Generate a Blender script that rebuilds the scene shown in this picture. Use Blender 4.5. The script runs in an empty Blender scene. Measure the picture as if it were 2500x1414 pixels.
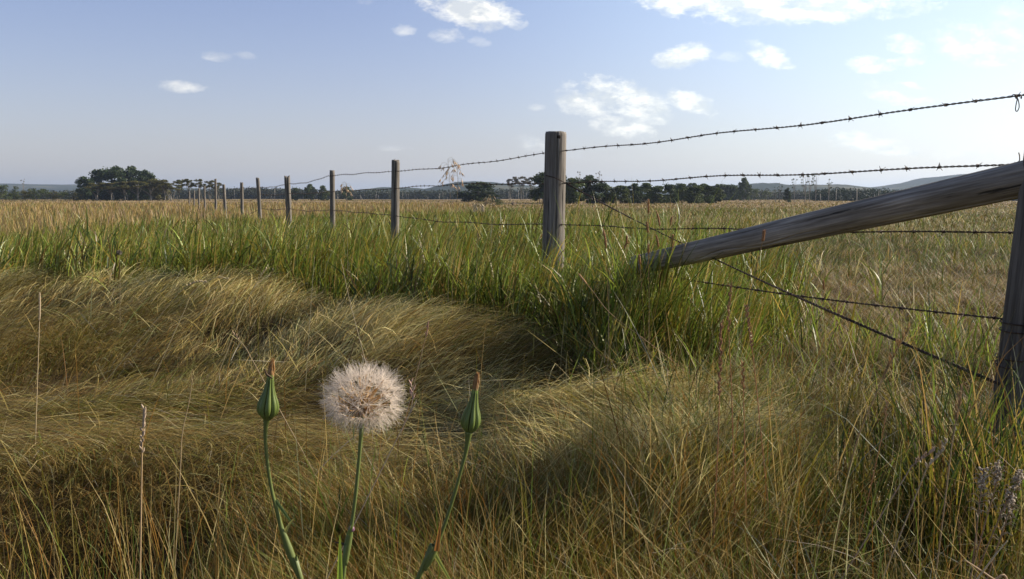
import bpy, bmesh, math, random
import numpy as np
from mathutils import Vector, Matrix, Quaternion

R = math.radians
scene = bpy.context.scene
col = scene.collection
rng = np.random.default_rng(7)
random.seed(7)

# ------------------------------------------------------------------ camera
EYE = np.array([0.0, 0.0, 0.9])
PITCH = R(5.93)
FPX = 2165.0                       # focal length in photo pixels (2500 wide)
cam_d = bpy.data.cameras.new('camera')
cam = bpy.data.objects.new('camera', cam_d)
col.objects.link(cam)
cam.location = EYE
cam.rotation_euler = (R(90) - PITCH, 0, 0)
cam_d.sensor_width = 36.0
cam_d.lens = 36.0 * FPX / 2500.0
cam_d.clip_start = 0.02
cam_d.clip_end = 12000
scene.camera = cam

# ------------------------------------------------------------------ sun, sky, exposure
SUN_AZ, SUN_EL = R(73), R(28)      # azimuth clockwise from the view direction (+Y)
sdir = Vector((math.sin(SUN_AZ) * math.cos(SUN_EL), math.cos(SUN_AZ) * math.cos(SUN_EL), math.sin(SUN_EL)))
sun_d = bpy.data.lights.new('sun', 'SUN')
sun_d.energy = 5.0
sun_d.angle = R(0.55)
sun_d.color = (1.0, 0.89, 0.74)
sun = bpy.data.objects.new('sun', sun_d)
col.objects.link(sun)
sun.rotation_euler = sdir.to_track_quat('Z', 'Y').to_euler()
scene.view_settings.view_transform = 'Standard'
scene.view_settings.look = 'None'
scene.view_settings.exposure = 0.62
scene.view_settings.gamma = 1.0
scene.view_settings.use_curve_mapping = False
scene.cycles.max_bounces = 6
scene.cycles.diffuse_bounces = 3
scene.cycles.transmission_bounces = 3
scene.cycles.transparent_max_bounces = 4
scene.cycles.volume_bounces = 0
scene.cycles.use_denoising = True

world = bpy.data.worlds.new("World")
scene.world = world
world.use_nodes = True
SKY_STRENGTH = 0.078


class NG:
    """tiny helper to write node graphs"""
    def __init__(self, tree):
        self.t = tree
        tree.nodes.clear()

    def n(self, typ, ins=None, **props):
        nd = self.t.nodes.new(typ)
        for k, v in props.items():
            setattr(nd, k, v)
        for k, v in (ins or {}).items():
            s = nd.inputs[k]
            if isinstance(v, bpy.types.NodeSocket):
                self.t.links.new(v, s)
            else:
                s.default_value = v
        return nd

    def m(self, op, a, b=0.0, c=0.0, clamp=False):
        nd = self.n('ShaderNodeMath', {0: a, 1: b, 2: c}, operation=op)
        nd.use_clamp = clamp
        return nd.outputs[0]

    def ramp(self, fac, stops, interp='LINEAR'):
        nd = self.n('ShaderNodeValToRGB', {0: fac})
        cr = nd.color_ramp
        cr.interpolation = interp
        while len(cr.elements) < len(stops):
            cr.elements.new(0.5)
        for e, (p, c) in zip(cr.elements, stops):
            e.position = p
            e.color = (c[0], c[1], c[2], 1) if not isinstance(c, (int, float)) else (c, c, c, 1)
        return nd.outputs[0]

    def mix(self, fac, a, b, blend='MIX'):
        nd = self.n('ShaderNodeMix', data_type='RGBA', blend_type=blend)
        for i, v in ((0, fac), (6, a), (7, b)):
            if isinstance(v, bpy.types.NodeSocket):
                self.t.links.new(v, nd.inputs[i])
            else:
                nd.inputs[i].default_value = v if i == 0 or len(v) == 4 else (*v, 1)
        return nd.outputs[2]


def build_world():
    g = NG(world.node_tree)
    sky = g.n('ShaderNodeTexSky', sky_type='NISHITA', sun_disc=False, sun_elevation=SUN_EL,
              sun_rotation=SUN_AZ, altitude=900, air_density=1.15, dust_density=2.2, ozone_density=2.4)
    tc = g.n('ShaderNodeTexCoord')
    sep = g.n('ShaderNodeSeparateXYZ', {0: tc.outputs['Generated']})
    X, Y, Z = sep.outputs
    ys = g.m('MAXIMUM', Y, 0.05)
    u = g.m('DIVIDE', X, ys)
    v = g.m('DIVIDE', Z, ys)
    # soft noise in sky space for cloud edges
    vec = g.n('ShaderNodeCombineXYZ', {0: u, 1: g.m('MULTIPLY', v, 1.9), 2: 0.3}).outputs[0]
    n1 = g.n('ShaderNodeTexNoise', {'Vector': vec, 'Scale': 17.0, 'Detail': 6.0, 'Roughness': 0.6, 'Distortion': 0.15}).outputs[0]
    n2 = g.n('ShaderNodeTexNoise', {'Vector': vec, 'Scale': 60.0, 'Detail': 7.0, 'Roughness': 0.68, 'Distortion': 0.3}).outputs[0]
    vec2 = g.n('ShaderNodeVectorMath', {0: vec, 1: (0.006, 0.018, 0.0)}, operation='ADD').outputs[0]
    n3 = g.n('ShaderNodeTexNoise', {'Vector': vec2, 'Scale': 26.0, 'Detail': 4.0, 'Roughness': 0.6}).outputs[0]
    n4 = g.n('ShaderNodeTexNoise', {'Vector': vec, 'Scale': 26.0, 'Detail': 4.0, 'Roughness': 0.6}).outputs[0]
    nn = g.m('ADD', g.m('MULTIPLY', g.m('SUBTRACT', n1, 0.5), 4.4), g.m('MULTIPLY', g.m('SUBTRACT', n2, 0.5), 3.8))
    # clouds: photo x, y, half width, half height, slope, strength
    clouds = [(1150, 26, 110, 32, .16, 1.3), (985, 73, 26, 13, 0, .62), (1088, 86, 38, 17, .05, .62), (1172, 104, 26, 12, .1, .42),
              (530, 138, 36, 12, .05, .5), (595, 135, 26, 9, .1, .46), (450, 213, 58, 13, .05, .75),
              (1800, 0, 200, 38, .03, 1.5), (1990, 12, 240, 38, -.05, 1.25), (1668, 136, 60, 26, -.15, 1.15), (1775, 136, 45, 13, .05, .42), (1872, 132, 48, 23, .3, 1.2),
              (2130, 158, 54, 18, .05, 1.2), (2206, 110, 46, 23, .2, 1.05), (2226, 148, 36, 15, 0, 1.0), (2375, 112, 84, 42, .2, .9), (2470, 60, 50, 50, 0, .6),
              (2205, 226, 75, 24, .12, 1.1), (1432, 254, 62, 28, .12, 1.0), (1525, 248, 108, 38, .3, 1.3), (1690, 253, 50, 25, .28, 1.3),
              (1525, 310, 70, 26, .15, 1.05), (1292, 348, 34, 18, .2, .8), (955, 361, 46, 8, 0, .45), (1400, 378, 30, 12, .1, .5), (1312, 262, 22, 8, 0, .4), (1740, 395, 50, 7, 0, .35),
              (2150, 356, 100, 18, .08, .8), (2070, 333, 54, 14, 0, .75), (890, 3, 26, 9, 0, .35), (2330, 380, 130, 20, 0, .3)]
    tot = None
    for (px, py, hw, hh, sl, st) in clouds:
        cu = (px - 1250) / FPX / math.cos(PITCH)
        yr = (py - 707) / FPX
        cv = (-math.sin(PITCH) - yr * math.cos(PITCH)) / (math.cos(PITCH) - yr * math.sin(PITCH))
        cu = (px - 1250) / FPX / (math.cos(PITCH) - yr * math.sin(PITCH))
        a, b = hw / FPX, hh / FPX
        du = g.m('SUBTRACT', u, cu)
        dv = g.m('MULTIPLY_ADD', du, sl, g.m('SUBTRACT', v, cv))
        e = g.m('ADD', g.m('POWER', g.m('ABSOLUTE', g.m('DIVIDE', du, a)), 2.0), g.m('POWER', g.m('ABSOLUTE', g.m('DIVIDE', dv, b)), 2.0))
        k = g.m('MULTIPLY_ADD', e, -0.6, 1.08)
        k = g.m('MULTIPLY', g.m('SMOOTH_MAX', g.m('MULTIPLY_ADD', nn, 0.55, k), 0.0, 0.3), st)
        tot = k if tot is None else g.m('MAXIMUM', tot, k)
    front = g.m('GREATER_THAN', Y, 0.1)
    dens = g.m('MULTIPLY', g.m('MULTIPLY', g.m('MULTIPLY_ADD', tot, 0.85, -0.14, clamp=True), 0.93), front)
    # bright tops, greyer undersides
    shade = g.m('MULTIPLY_ADD', g.m('SUBTRACT', n4, n3), 5.0, 0.55, clamp=True)
    sepc = sky.outputs[0]
    # phone-camera sky: slightly violet toward the zenith side
    hsv = g.mix(1.0, sepc, (1.24, 1.09, 1.26, 1), 'MULTIPLY')
    haze = g.m('POWER', g.m('SUBTRACT', 1.0, g.m('ABSOLUTE', Z), clamp=True), 9.0)
    base = g.mix(g.m('MULTIPLY', haze, 0.6), hsv, (5.5, 5.65, 5.9, 1))
    # the glow toward the sun side
    dot = g.n('ShaderNodeVectorMath', {0: tc.outputs['Generated'], 1: tuple(sdir)}, operation='DOT_PRODUCT').outputs[1]
    glow = g.n('ShaderNodeMapRange', {'Value': dot, 'From Min': 0.10, 'From Max': 0.70}, interpolation_type='SMOOTHSTEP').outputs[0]
    glow = g.m('POWER', glow, 1.6)
    base = g.mix(1.0, base, g.mix(g.m('MULTIPLY', glow, 1.0, clamp=True), (0, 0, 0, 1), (1.6, 2.2, 1.9, 1)), 'ADD')
    ccol = g.mix(1.0, g.mix(shade, (6.2, 6.5, 6.9, 1), (9.8, 9.6, 9.0, 1)), g.mix(g.m('MULTIPLY', glow, 1.0, clamp=True), (0, 0, 0, 1), (1.6, 2.2, 1.9, 1)), 'ADD')
    allc = g.mix(dens, base, ccol)
    # sky dimmed toward the zenith, above the view, to weaken its fill light
    zen = g.n('ShaderNodeMapRange', {'Value': Z, 'From Min': 0.25, 'From Max': 0.75, 'To Min': 1.0, 'To Max': 0.42}, interpolation_type='SMOOTHSTEP').outputs[0]
    allc = g.n('ShaderNodeVectorMath', {0: allc, 'Scale': zen}, operation='SCALE').outputs[0]
    bg = g.n('ShaderNodeBackground', {0: allc, 1: SKY_STRENGTH})
    g.n('ShaderNodeOutputWorld', {0: bg.outputs[0]})


build_world()
world.cycles.sampling_method = 'MANUAL'
world.cycles.sample_map_resolution = 512


# ------------------------------------------------------------------ geometry helpers
def pdir(px, py):
    u, v = (px - 1250) / FPX, (py - 707) / FPX
    c, s = math.cos(PITCH), math.sin(PITCH)
    return np.array([u, c - v * s, -s - v * c])


def at(px, py, Y):
    d = pdir(px, py)
    return EYE + d * (Y / d[1])


def gp(px, py, h=0.0):
    d = pdir(px, py)
    return EYE + d * ((h - EYE[2]) / d[2])


def setp(o, label=None, cat=None, group=None, kind=None):
    if label: o['label'] = label
    if cat: o['category'] = cat
    if group: o['group'] = group
    if kind: o['kind'] = kind
    return o


def empty(name, loc=(0, 0, 0), **kw):
    o = bpy.data.objects.new(name, None)
    o.empty_display_size = 0.05
    col.objects.link(o)
    o.location = loc
    return setp(o, **kw)


def mesh_obj(name, verts, faces, mat, parent=None, smooth=True, loc=None, cols=None):
    me = bpy.data.meshes.new(name)
    verts = np.asarray(verts, dtype=np.float64)
    off = np.zeros(3)
    if loc is not None:
        off = np.asarray(loc, dtype=float)
    if parent is not None:
        off = np.asarray(parent.location) if loc is None else off
    me.from_pydata([tuple(v) for v in (verts - off)], [], [tuple(int(i) for i in f) for f in faces])
    if smooth:
        me.polygons.foreach_set('use_smooth', [True] * len(me.polygons))
    if cols is not None:
        a = me.color_attributes.new('Col', 'FLOAT_COLOR', 'POINT')
        c4 = np.ones((len(verts), 4), dtype=np.float32)
        c4[:, :3] = cols
        a.data.foreach_set('color', c4.ravel())
    me.materials.append(mat)
    o = bpy.data.objects.new(name, me)
    col.objects.link(o)
    if parent is not None:
        o.parent = parent
        o.location = off - np.asarray(parent.location)
    else:
        o.location = off
    return o


class MB:
    """collects shapes into one mesh"""
    def __init__(self):
        self.v, self.f, self.c, self.n = [], [], [], 0

    def add(self, v, f, c=None):
        v = np.asarray(v, float).reshape(-1, 3)
        self.v.append(v)
        self.f.extend([tuple(int(i) + self.n for i in q) for q in f])
        self.c.append(np.tile(c if c is not None else (1, 1, 1), (len(v), 1)))
        self.n += len(v)

    def tube(self, pts, radii, sides=6, c=None, caps=True):
        pts = np.asarray(pts, float)
        n = len(pts)
        radii = np.broadcast_to(np.asarray(radii, float), (n,))
        tan = np.gradient(pts, axis=0)
        tan /= np.linalg.norm(tan, axis=1)[:, None] + 1e-12
        ref = np.array([0, 0, 1.0]) if abs(tan[0][2]) < 0.9 else np.array([1.0, 0, 0])
        vs = []
        a = np.cross(tan[0], ref); a /= np.linalg.norm(a)
        for i in range(n):
            a = a - tan[i] * np.dot(a, tan[i]); a /= np.linalg.norm(a)
            b = np.cross(tan[i], a)
            th = np.linspace(0, 2 * np.pi, sides, endpoint=False)
            vs.append(pts[i] + radii[i] * (np.cos(th)[:, None] * a + np.sin(th)[:, None] * b))
        vs = np.concatenate(vs)
        fs = []
        for i in range(n - 1):
            for k in range(sides):
                k2 = (k + 1) % sides
                fs.append((i * sides + k, i * sides + k2, (i + 1) * sides + k2, (i + 1) * sides + k))
        if caps:
            fs.append(tuple(range(sides))[::-1])
            fs.append(tuple((n - 1) * sides + k for k in range(sides)))
        self.add(vs, fs, c)

    def ribbon(self, pts, widths, side, c=None):
        pts = np.asarray(pts, float)
        side = np.asarray(side, float); side = side / (np.linalg.norm(side) + 1e-9)
        w = np.asarray(widths, float)[:, None] * 0.5
        vs = np.empty((len(pts) * 2, 3))
        vs[0::2] = pts - side * w
        vs[1::2] = pts + side * w
        self.add(vs, [(2 * i, 2 * i + 1, 2 * i + 3, 2 * i + 2) for i in range(len(pts) - 1)], c)

    def blob(self, c0, r, seg=8, rings=6, c=None, noise=0.0):
        c0 = np.asarray(c0, float); r = np.broadcast_to(np.asarray(r, float), (3,))
        vs = [c0 + [0, 0, r[2]]]
        for i in range(1, rings):
            t = math.pi * i / rings
            for k in range(seg):
                a = 2 * math.pi * k / seg
                q = 1 + noise * (random.random() - .5)
                vs.append(c0 + q * r * [math.sin(t) * math.cos(a), math.sin(t) * math.sin(a), math.cos(t)])
        vs.append(c0 - [0, 0, r[2]])
        fs = [(0, 1 + k, 1 + (k + 1) % seg) for k in range(seg)]
        for i in range(rings - 2):
            for k in range(seg):
                k2 = (k + 1) % seg
                fs.append((1 + i * seg + k, 1 + (i + 1) * seg + k, 1 + (i + 1) * seg + k2, 1 + i * seg + k2))
        L = len(vs) - 1
        fs += [(L, 1 + (rings - 2) * seg + (k + 1) % seg, 1 + (rings - 2) * seg + k) for k in range(seg)]
        self.add(np.array(vs), fs, c)

    def build(self, name, mat, parent=None, smooth=True, loc=None, cols=True):
        return mesh_obj(name, np.concatenate(self.v), self.f, mat, parent, smooth, loc,
                        np.concatenate(self.c) if cols else None)


def spline(pts, n):
    """Catmull-Rom through pts"""
    P = np.asarray(pts, float)
    P = np.vstack([2 * P[0] - P[1], P, 2 * P[-1] - P[-2]])
    m = len(P) - 3
    out = []
    for t in np.linspace(0, m, n):
        i = min(int(t), m - 1); f = t - i
        p0, p1, p2, p3 = P[i:i + 4]
        out.append(0.5 * ((2 * p1) + (-p0 + p2) * f + (2 * p0 - 5 * p1 + 4 * p2 - p3) * f * f + (-p0 + 3 * p1 - 3 * p2 + p3) * f ** 3))
    return np.array(out)


def _h(ix, iy, seed):
    n = (ix.astype(np.int64) * 374761393 + iy.astype(np.int64) * 668265263 + seed * 1442695041) & 0x7fffffff
    n = ((n ^ (n >> 13)) * 1274126177) & 0x7fffffff
    n = n ^ (n >> 16)
    return (n & 0xffff) / 65535.0


def vnoise(x, y, seed=0):
    x = np.asarray(x, float); y = np.asarray(y, float)
    ix, iy = np.floor(x), np.floor(y)
    fx, fy = x - ix, y - iy
    fx = fx * fx * (3 - 2 * fx); fy = fy * fy * (3 - 2 * fy)
    a, b = _h(ix, iy, seed), _h(ix + 1, iy, seed)
    c, d = _h(ix, iy + 1, seed), _h(ix + 1, iy + 1, seed)
    return (a * (1 - fx) + b * fx) * (1 - fy) + (c * (1 - fx) + d * fx) * fy


def fbm(x, y, seed=0, oct=3):
    s, a, t = 0, 1.0, 0
    for o in range(oct):
        s = s + a * vnoise(x * 2 ** o, y * 2 ** o, seed + o * 17); t += a; a *= 0.5
    return s / t


def sstep(a, b, x):
    t = np.clip((np.asarray(x, float) - a) / (b - a), 0, 1)
    return t * t * (3 - 2 * t)


# ------------------------------------------------------------------ materials
def new_mat(name):
    m = bpy.data.materials.new(name)
    m.use_nodes = True
    return m, NG(m.node_tree)


def attr_mat(name, rough=0.5, trans=0.3, spec=0.3, tint=(1, 1, 1)):
    m, g = new_mat(name)
    a = g.n('ShaderNodeAttribute', attribute_name='Col')
    c = g.mix(1.0, a.outputs[0], (*tint, 1), 'MULTIPLY')
    p = g.n('ShaderNodeBsdfPrincipled', {'Base Color': c, 'Roughness': rough, 'Specular IOR Level': spec})
    out = p.outputs[0]
    if trans > 0:
        tr = g.n('ShaderNodeBsdfTranslucent', {0: c})
        out = g.n('ShaderNodeMixShader', {0: trans, 1: out, 2: tr.outputs[0]}).outputs[0]
    g.n('ShaderNodeOutputMaterial', {0: out})
    return m


def wood_mat(name, dark=(0.05, 0.044, 0.037), mid=(0.18, 0.163, 0.14), light=(0.36, 0.33, 0.29), sc=1.0):
    m, g = new_mat(name)
    tc = g.n('ShaderNodeTexCoord')
    mp = g.n('ShaderNodeMapping', {'Vector': tc.outputs['Object'], 'Scale': (46 * sc, 46 * sc, 2.2 * sc)})
    mp2 = g.n('ShaderNodeMapping', {'Vector': tc.outputs['Object'], 'Scale': (150 * sc, 150 * sc, 5 * sc)})
    mp3 = g.n('ShaderNodeMapping', {'Vector': tc.outputs['Object'], 'Scale': (9 * sc, 9 * sc, 2.5 * sc)})
    n1 = g.n('ShaderNodeTexNoise', {'Vector': mp.outputs[0], 'Scale': 1.0, 'Detail': 5.0, 'Roughness': 0.65}).outputs[0]
    n2 = g.n('ShaderNodeTexNoise', {'Vector': mp2.outputs[0], 'Scale': 1.0, 'Detail': 3.0}).outputs[0]
    n3 = g.n('ShaderNodeTexNoise', {'Vector': mp3.outputs[0], 'Scale': 1.0, 'Detail': 4.0, 'Roughness': 0.6}).outputs[0]
    f = g.m('ADD', g.m('MULTIPLY', n1, 0.65), g.m('MULTIPLY', n2, 0.35))
    c = g.ramp(f, [(0.30, dark), (0.47, mid), (0.66, light)])
    c = g.mix(g.ramp(n3, [(0.35, 0.0), (0.7, 0.65)]), c, (mid[0] * .62, mid[1] * .6, mid[2] * .55, 1))
    ck = g.ramp(n1, [(0.33, 1.0), (0.37, 0.0)])
    a = g.n('ShaderNodeAttribute', attribute_name='Col')
    c = g.mix(1.0, c, a.outputs[0], 'MULTIPLY')
    c = g.mix(g.m('MULTIPLY', ck, 0.75), c, (0.02, 0.018, 0.016, 1))
    b = g.n('ShaderNodeBump', {'Height': f, 'Strength': 0.9, 'Distance': 0.006})
    p = g.n('ShaderNodeBsdfPrincipled', {'Base Color': c, 'Roughness': 0.85, 'Specular IOR Level': 0.2, 'Normal': b.outputs[0]})
    g.n('ShaderNodeOutputMaterial', {0: p.outputs[0]})
    return m


M_wood = wood_mat('weathered_wood')
M_wood_dark = wood_mat('dark_weathered_wood', (0.03, 0.026, 0.022), (0.10, 0.09, 0.077), (0.22, 0.20, 0.175))
M_wood_log = wood_mat('weathered_log_wood', (0.035, 0.03, 0.024), (0.24, 0.215, 0.18), (0.52, 0.48, 0.42))
M_grass = attr_mat('dry_grass_blades', 0.55, 0.32, 0.25, (.94, .95, .84))
M_green = attr_mat('green_grass_blades', 0.42, 0.38, 0.4, (.98, .95, .85))
M_leafy = attr_mat('tree_leaves', 0.6, 0.25, 0.25)
M_bark = attr_mat('tree_bark', 0.9, 0.0, 0.1)
M_stem = attr_mat('green_stem', 0.45, 0.12, 0.4)
M_straw = attr_mat('straw_stalk', 0.6, 0.2, 0.25)
M_fluff = attr_mat('seed_fluff', 0.8, 0.5, 0.1)

M_wire, g = new_mat('rusty_wire')
tc = g.n('ShaderNodeTexCoord')
nz = g.n('ShaderNodeTexNoise', {'Vector': tc.outputs['Object'], 'Scale': 60.0, 'Detail': 3.0}).outputs[0]
p = g.n('ShaderNodeBsdfPrincipled', {'Base Color': g.ramp(nz, [(0.35, (0.03, 0.022, 0.018)), (0.7, (0.10, 0.06, 0.04))]),
                                     'Roughness': 0.65, 'Metallic': 0.5})
g.n('ShaderNodeOutputMaterial', {0: p.outputs[0]})


# ------------------------------------------------------------------ lie of the land
RIDGE = np.array([gp(px, py, .22)[:2] for px, py in
                  [(-500, 690), (-100, 690), (200, 690), (480, 712), (620, 738), (860, 785), (1100, 850), (1350, 915), (1500, 960), (1600, 1010), (1680, 1080)]])
RIDGE_S = spline(RIDGE, 90)
MATLINE = spline(np.array([gp(px, py, .08)[:2] for px, py in
                           [(-300, 1010), (0, 1020), (400, 1000), (700, 990), (950, 1030), (1200, 1060), (1430, 1080), (1600, 1120)]]), 60)


HOLLOWS = [(gp(px, py, .02)[:2], dep, rad) for px, py, dep, rad in
           [(120, 940, .10, .38), (380, 905, .15, .42), (600, 850, .13, .32), (760, 830, .06, .22), (1180, 985, .10, .34), (1400, 985, .08, .28),
            (1500, 905, .03, .25), (2180, 1120, .17, .38), (1960, 960, .12, .28), (2420, 1180, .16, .42), (2330, 960, .12, .3), (1760, 930, .10, .2), (60, 1290, .20, .36), (230, 1380, .18, .28), (2100, 860, .06, .3)]]


GAPS = [(gp(2150, 1140, .22)[:2], .26), (gp(2400, 1240, .2)[:2], .30), (gp(2360, 1000, .25)[:2], .28), (gp(40, 1310, .14)[:2], .30), (gp(230, 1400, .14)[:2], .26), (gp(2020, 1010, .2)[:2], .2), (gp(2480, 1120, .2)[:2], .3)]


def hollow(x, y):
    h = np.zeros(np.shape(x))
    for c, dep, rad in HOLLOWS:
        h = h + dep * 1.15 * np.exp(-(((x - c[0]) / (rad * 1.25)) ** 2 + ((y - c[1]) / rad) ** 2))
    return h


def tussock(x, y, cell=.26, seed=5):
    """nearest jittered tussock centre: distance, direction, id value"""
    bi = np.floor(x / cell); bj = np.floor(y / cell)
    best = np.full(np.shape(x), 1e9); bx = np.zeros_like(best); by = np.zeros_like(best); bid = np.zeros_like(best)
    for di in (-1, 0, 1):
        for dj in (-1, 0, 1):
            i, j = bi + di, bj + dj
            cx = (i + .15 + .7 * _h(i, j, seed)) * cell; cy = (j + .15 + .7 * _h(i, j, seed + 1)) * cell
            d = np.hypot(x - cx, y - cy)
            m = d < best
            best = np.where(m, d, best); bx = np.where(m, cx, bx); by = np.where(m, cy, by); bid = np.where(m, _h(i, j, seed + 2), bid)
    return best, np.arctan2(y - by, x - bx), bid


def dist_line(x, y, L):
    d = np.full(np.shape(x), 1e9)
    for q in L:
        d = np.minimum(d, (x - q[0]) ** 2 + (y - q[1]) ** 2)
    return np.sqrt(d)


def fence_side(x, y):            # > 0 : beyond the fence
    return x - (2.527 - .406 * y)


def ground_h(x, y):
    x = np.asarray(x, float); y = np.asarray(y, float)
    near = 1 - sstep(8, 14, np.hypot(x, y))
    h = 0.10 * (fbm(x * .9 + 3, y * .9, 5) - .5) + .05 * (fbm(x * 2.6, y * 2.6, 9) - .5)
    far = sstep(12, 90, y)
    h = h + 0.6 * (fbm(x * .02 + 9, y * .02, 31) - .5) * far + far * -0.05
    mid = sstep(2.2, 4.0, y) * (1 - sstep(14, 30, y)) * sstep(-.2, .6, fence_side(x, y))
    h = h + mid * (.26 * (fbm(x * 1.1 + 7, y * .8, 88) - .45) + .10 * (vnoise(x * 3, y * 2.4, 89) - .5))
    m = near > 0
    if np.any(m):
        d = dist_line(x, y, RIDGE_S)
        h = h + near * 0.16 * np.exp(-(d / .40) ** 2)
        h = h - near * hollow(x, y)
    return h


def pts_in_poly(x, y, poly):
    inside = np.zeros(np.shape(x), bool)
    n = len(poly)
    j = n - 1
    for i in range(n):
        xi, yi = poly[i]; xj, yj = poly[j]
        c = ((yi > y) != (yj > y)) & (x < (xj - xi) * (y - yi) / (yj - yi + 1e-12) + xi)
        inside ^= c
        j = i
    return inside


GREEN_POLY = np.array(
    [gp(px, py, .10 + .22 * (px < 500))[:2] for px, py in [(-700, 655), (-200, 650), (0, 650), (250, 655), (430, 668), (600, 735), (760, 742), (870, 752), (1000, 800), (1200, 835),
                                        (1420, 880), (1640, 905), (1780, 880), (1850, 790), (1900, 720)]]
    + [gp(px, py, .5)[:2] for px, py in [(1900, 640), (1740, 585), (1560, 552), (1400, 527), (1100, 515), (800, 517), (500, 522), (250, 535), (100, 545), (-100, 552), (-700, 560)]])


def green_mask(x, y):
    k = 0.16 + 0.07 * y
    xx = x + k * (fbm(x * 2.2, y * 2.2, 51, 4) - .5) * 3
    yy = y + k * (fbm(x * 2.2 + 40, y * 2.2, 52, 4) - .5) * 3
    return pts_in_poly(xx, yy, GREEN_POLY)


def fence_side(x, y):            # > 0 : beyond the fence
    return x - (2.527 - .406 * y)


# ------------------------------------------------------------------ grass
def blades(base, L, az, th0, th1, W, color, tipc, segs=4, power=1.4, daz=None, prof='blade', zmin=0.012):
    n = len(base)
    daz = np.zeros(n) if daz is None else daz
    P = np.empty((segs + 1, n, 3))
    P[0] = base
    s = np.linspace(0, 1, segs + 1)
    for i in range(1, segs + 1):
        sm = (s[i] + s[i - 1]) / 2
        th = th0 + th1 * sm ** power
        a = az + daz * sm
        ds = L / segs
        st = np.stack([np.sin(th) * np.cos(a), np.sin(th) * np.sin(a), np.cos(th)], 1) * ds[:, None]
        P[i] = P[i - 1] + st
        P[i, :, 2] = np.maximum(P[i, :, 2], base[:, 2] + zmin * i)
    wa = az + rng.normal(0, .9, n) + np.pi / 2
    wd = np.stack([np.cos(wa), np.sin(wa), rng.normal(0, .15, n)], 1)
    if prof == 'blade':
        wp = np.array([.65, 1.0, .95, .7, .42, .3, .2])[np.linspace(0, 5, segs + 1).astype(int)] if segs != 4 else np.array([.7, 1., .9, .62, 0.0])
    elif prof == 'plume':       # thin culm with a seed head
        wp = np.array([.3, .28, .25, 1.0, 0.0]) if segs == 4 else np.array([.3, .28, .25, .25, .9, .9, 0.0])
    V = np.empty((n, 2 * segs + 1, 3), np.float32)
    C = np.empty((n, 2 * segs + 1, 4), np.float32); C[..., 3] = 1
    for i in range(segs):
        w = wd * (W * wp[i] * .5)[:, None]
        V[:, 2 * i] = P[i] - w
        V[:, 2 * i + 1] = P[i] + w
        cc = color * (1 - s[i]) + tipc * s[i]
        C[:, 2 * i, :3] = cc; C[:, 2 * i + 1, :3] = cc
    V[:, 2 * segs] = P[segs]
    C[:, 2 * segs, :3] = tipc
    nv = 2 * segs + 1
    b = (np.arange(n) * nv)[:, None]
    q = np.concatenate([[2 * i, 2 * i + 1, 2 * i + 3, 2 * i + 2] for i in range(segs - 1)])
    t = np.array([2 * segs - 2, 2 * segs - 1, 2 * segs])
    loops = np.concatenate([b + q[None], b + t[None]], axis=1)
    sizes = np.tile(np.array([4] * (segs - 1) + [3]), n)
    return V.reshape(-1, 3), C.reshape(-1, 4), loops.ravel(), sizes


def fast_mesh(name, chunks, mat, label, cat, kind='stuff', parent=None):
    V = np.concatenate([c[0] for c in chunks]); C = np.concatenate([c[1] for c in chunks])
    S = np.concatenate([c[3] for c in chunks])
    off, ls = 0, []
    for c in chunks:
        ls.append(c[2] + off); off += len(c[0])
    Lp = np.concatenate(ls).astype(np.int32)
    me = bpy.data.meshes.new(name)
    me.vertices.add(len(V)); me.vertices.foreach_set('co', V.astype(np.float32).ravel())
    me.loops.add(len(Lp)); me.loops.foreach_set('vertex_index', Lp)
    me.polygons.add(len(S))
    st = np.zeros(len(S), np.int32); st[1:] = np.cumsum(S)[:-1]
    me.polygons.foreach_set('loop_start', st)
    me.update(calc_edges=True)
    a = me.color_attributes.new('Col', 'FLOAT_COLOR', 'POINT')
    a.data.foreach_set('color', C.ravel())
    me.materials.append(mat)
    o = bpy.data.objects.new(name, me)
    col.objects.link(o)
    if parent is not None:
        o.parent = parent
    return setp(o, label, cat, None, kind)


def sample_wedge(n, y0, y1, expo, spread=.74, pad=.9):
    """points over the viewed wedge; density falls as y**-expo"""
    # draw by rejection on y
    out_x, out_y = [], []
    ys = np.linspace(y0, y1, 4000)
    pdf = (2 * (spread * ys + pad)) * ys ** -expo
    cdf = np.cumsum(pdf); cdf /= cdf[-1]
    y = np.interp(rng.random(n), cdf, ys)
    x = (rng.random(n) * 2 - 1) * (spread * y + pad)
    return x, y


PAL = {
    'straw': (.42, .31, .11), 'pale': (.66, .56, .29), 'rust': (.27, .135, .03), 'olive': (.175, .155, .022),
    'sage': (.23, .26, .10), 'brown': (.13, .08, .03), 'green': (.135, .195, .03), 'lime': (.29, .36, .06),
    'deep': (.045, .075, .016), 'pink': (.44, .31, .215), 'yellow': (.46, .35, .08), 'gold': (.46, .32, .13), 'grey': (.42, .39, .33)}


def pick(n, names, wts):
    w = np.asarray(wts, float)
    if w.ndim == 1:
        w = np.tile(w, (n, 1))
    w = w / w.sum(1, keepdims=True)
    c = np.cumsum(w, 1)
    k = (rng.random(n)[:, None] > c).sum(1)
    k = np.minimum(k, len(names) - 1)
    A = np.array([PAL[q] for q in names])[k]
    return A * rng.uniform(.72, 1.22, (n, 1)) * rng.uniform(.94, 1.06, (n, 3))


def px_of(x, y, z):
    """where a world point sits in the photo; used only to skip grass that no view can show"""
    c, s = math.cos(PITCH), math.sin(PITCH)
    dy, dz = y, z - .9
    f = dy * c - dz * s
    up = dy * s + dz * c
    return 1250 + FPX * x / f, 707 - FPX * up / f


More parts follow.
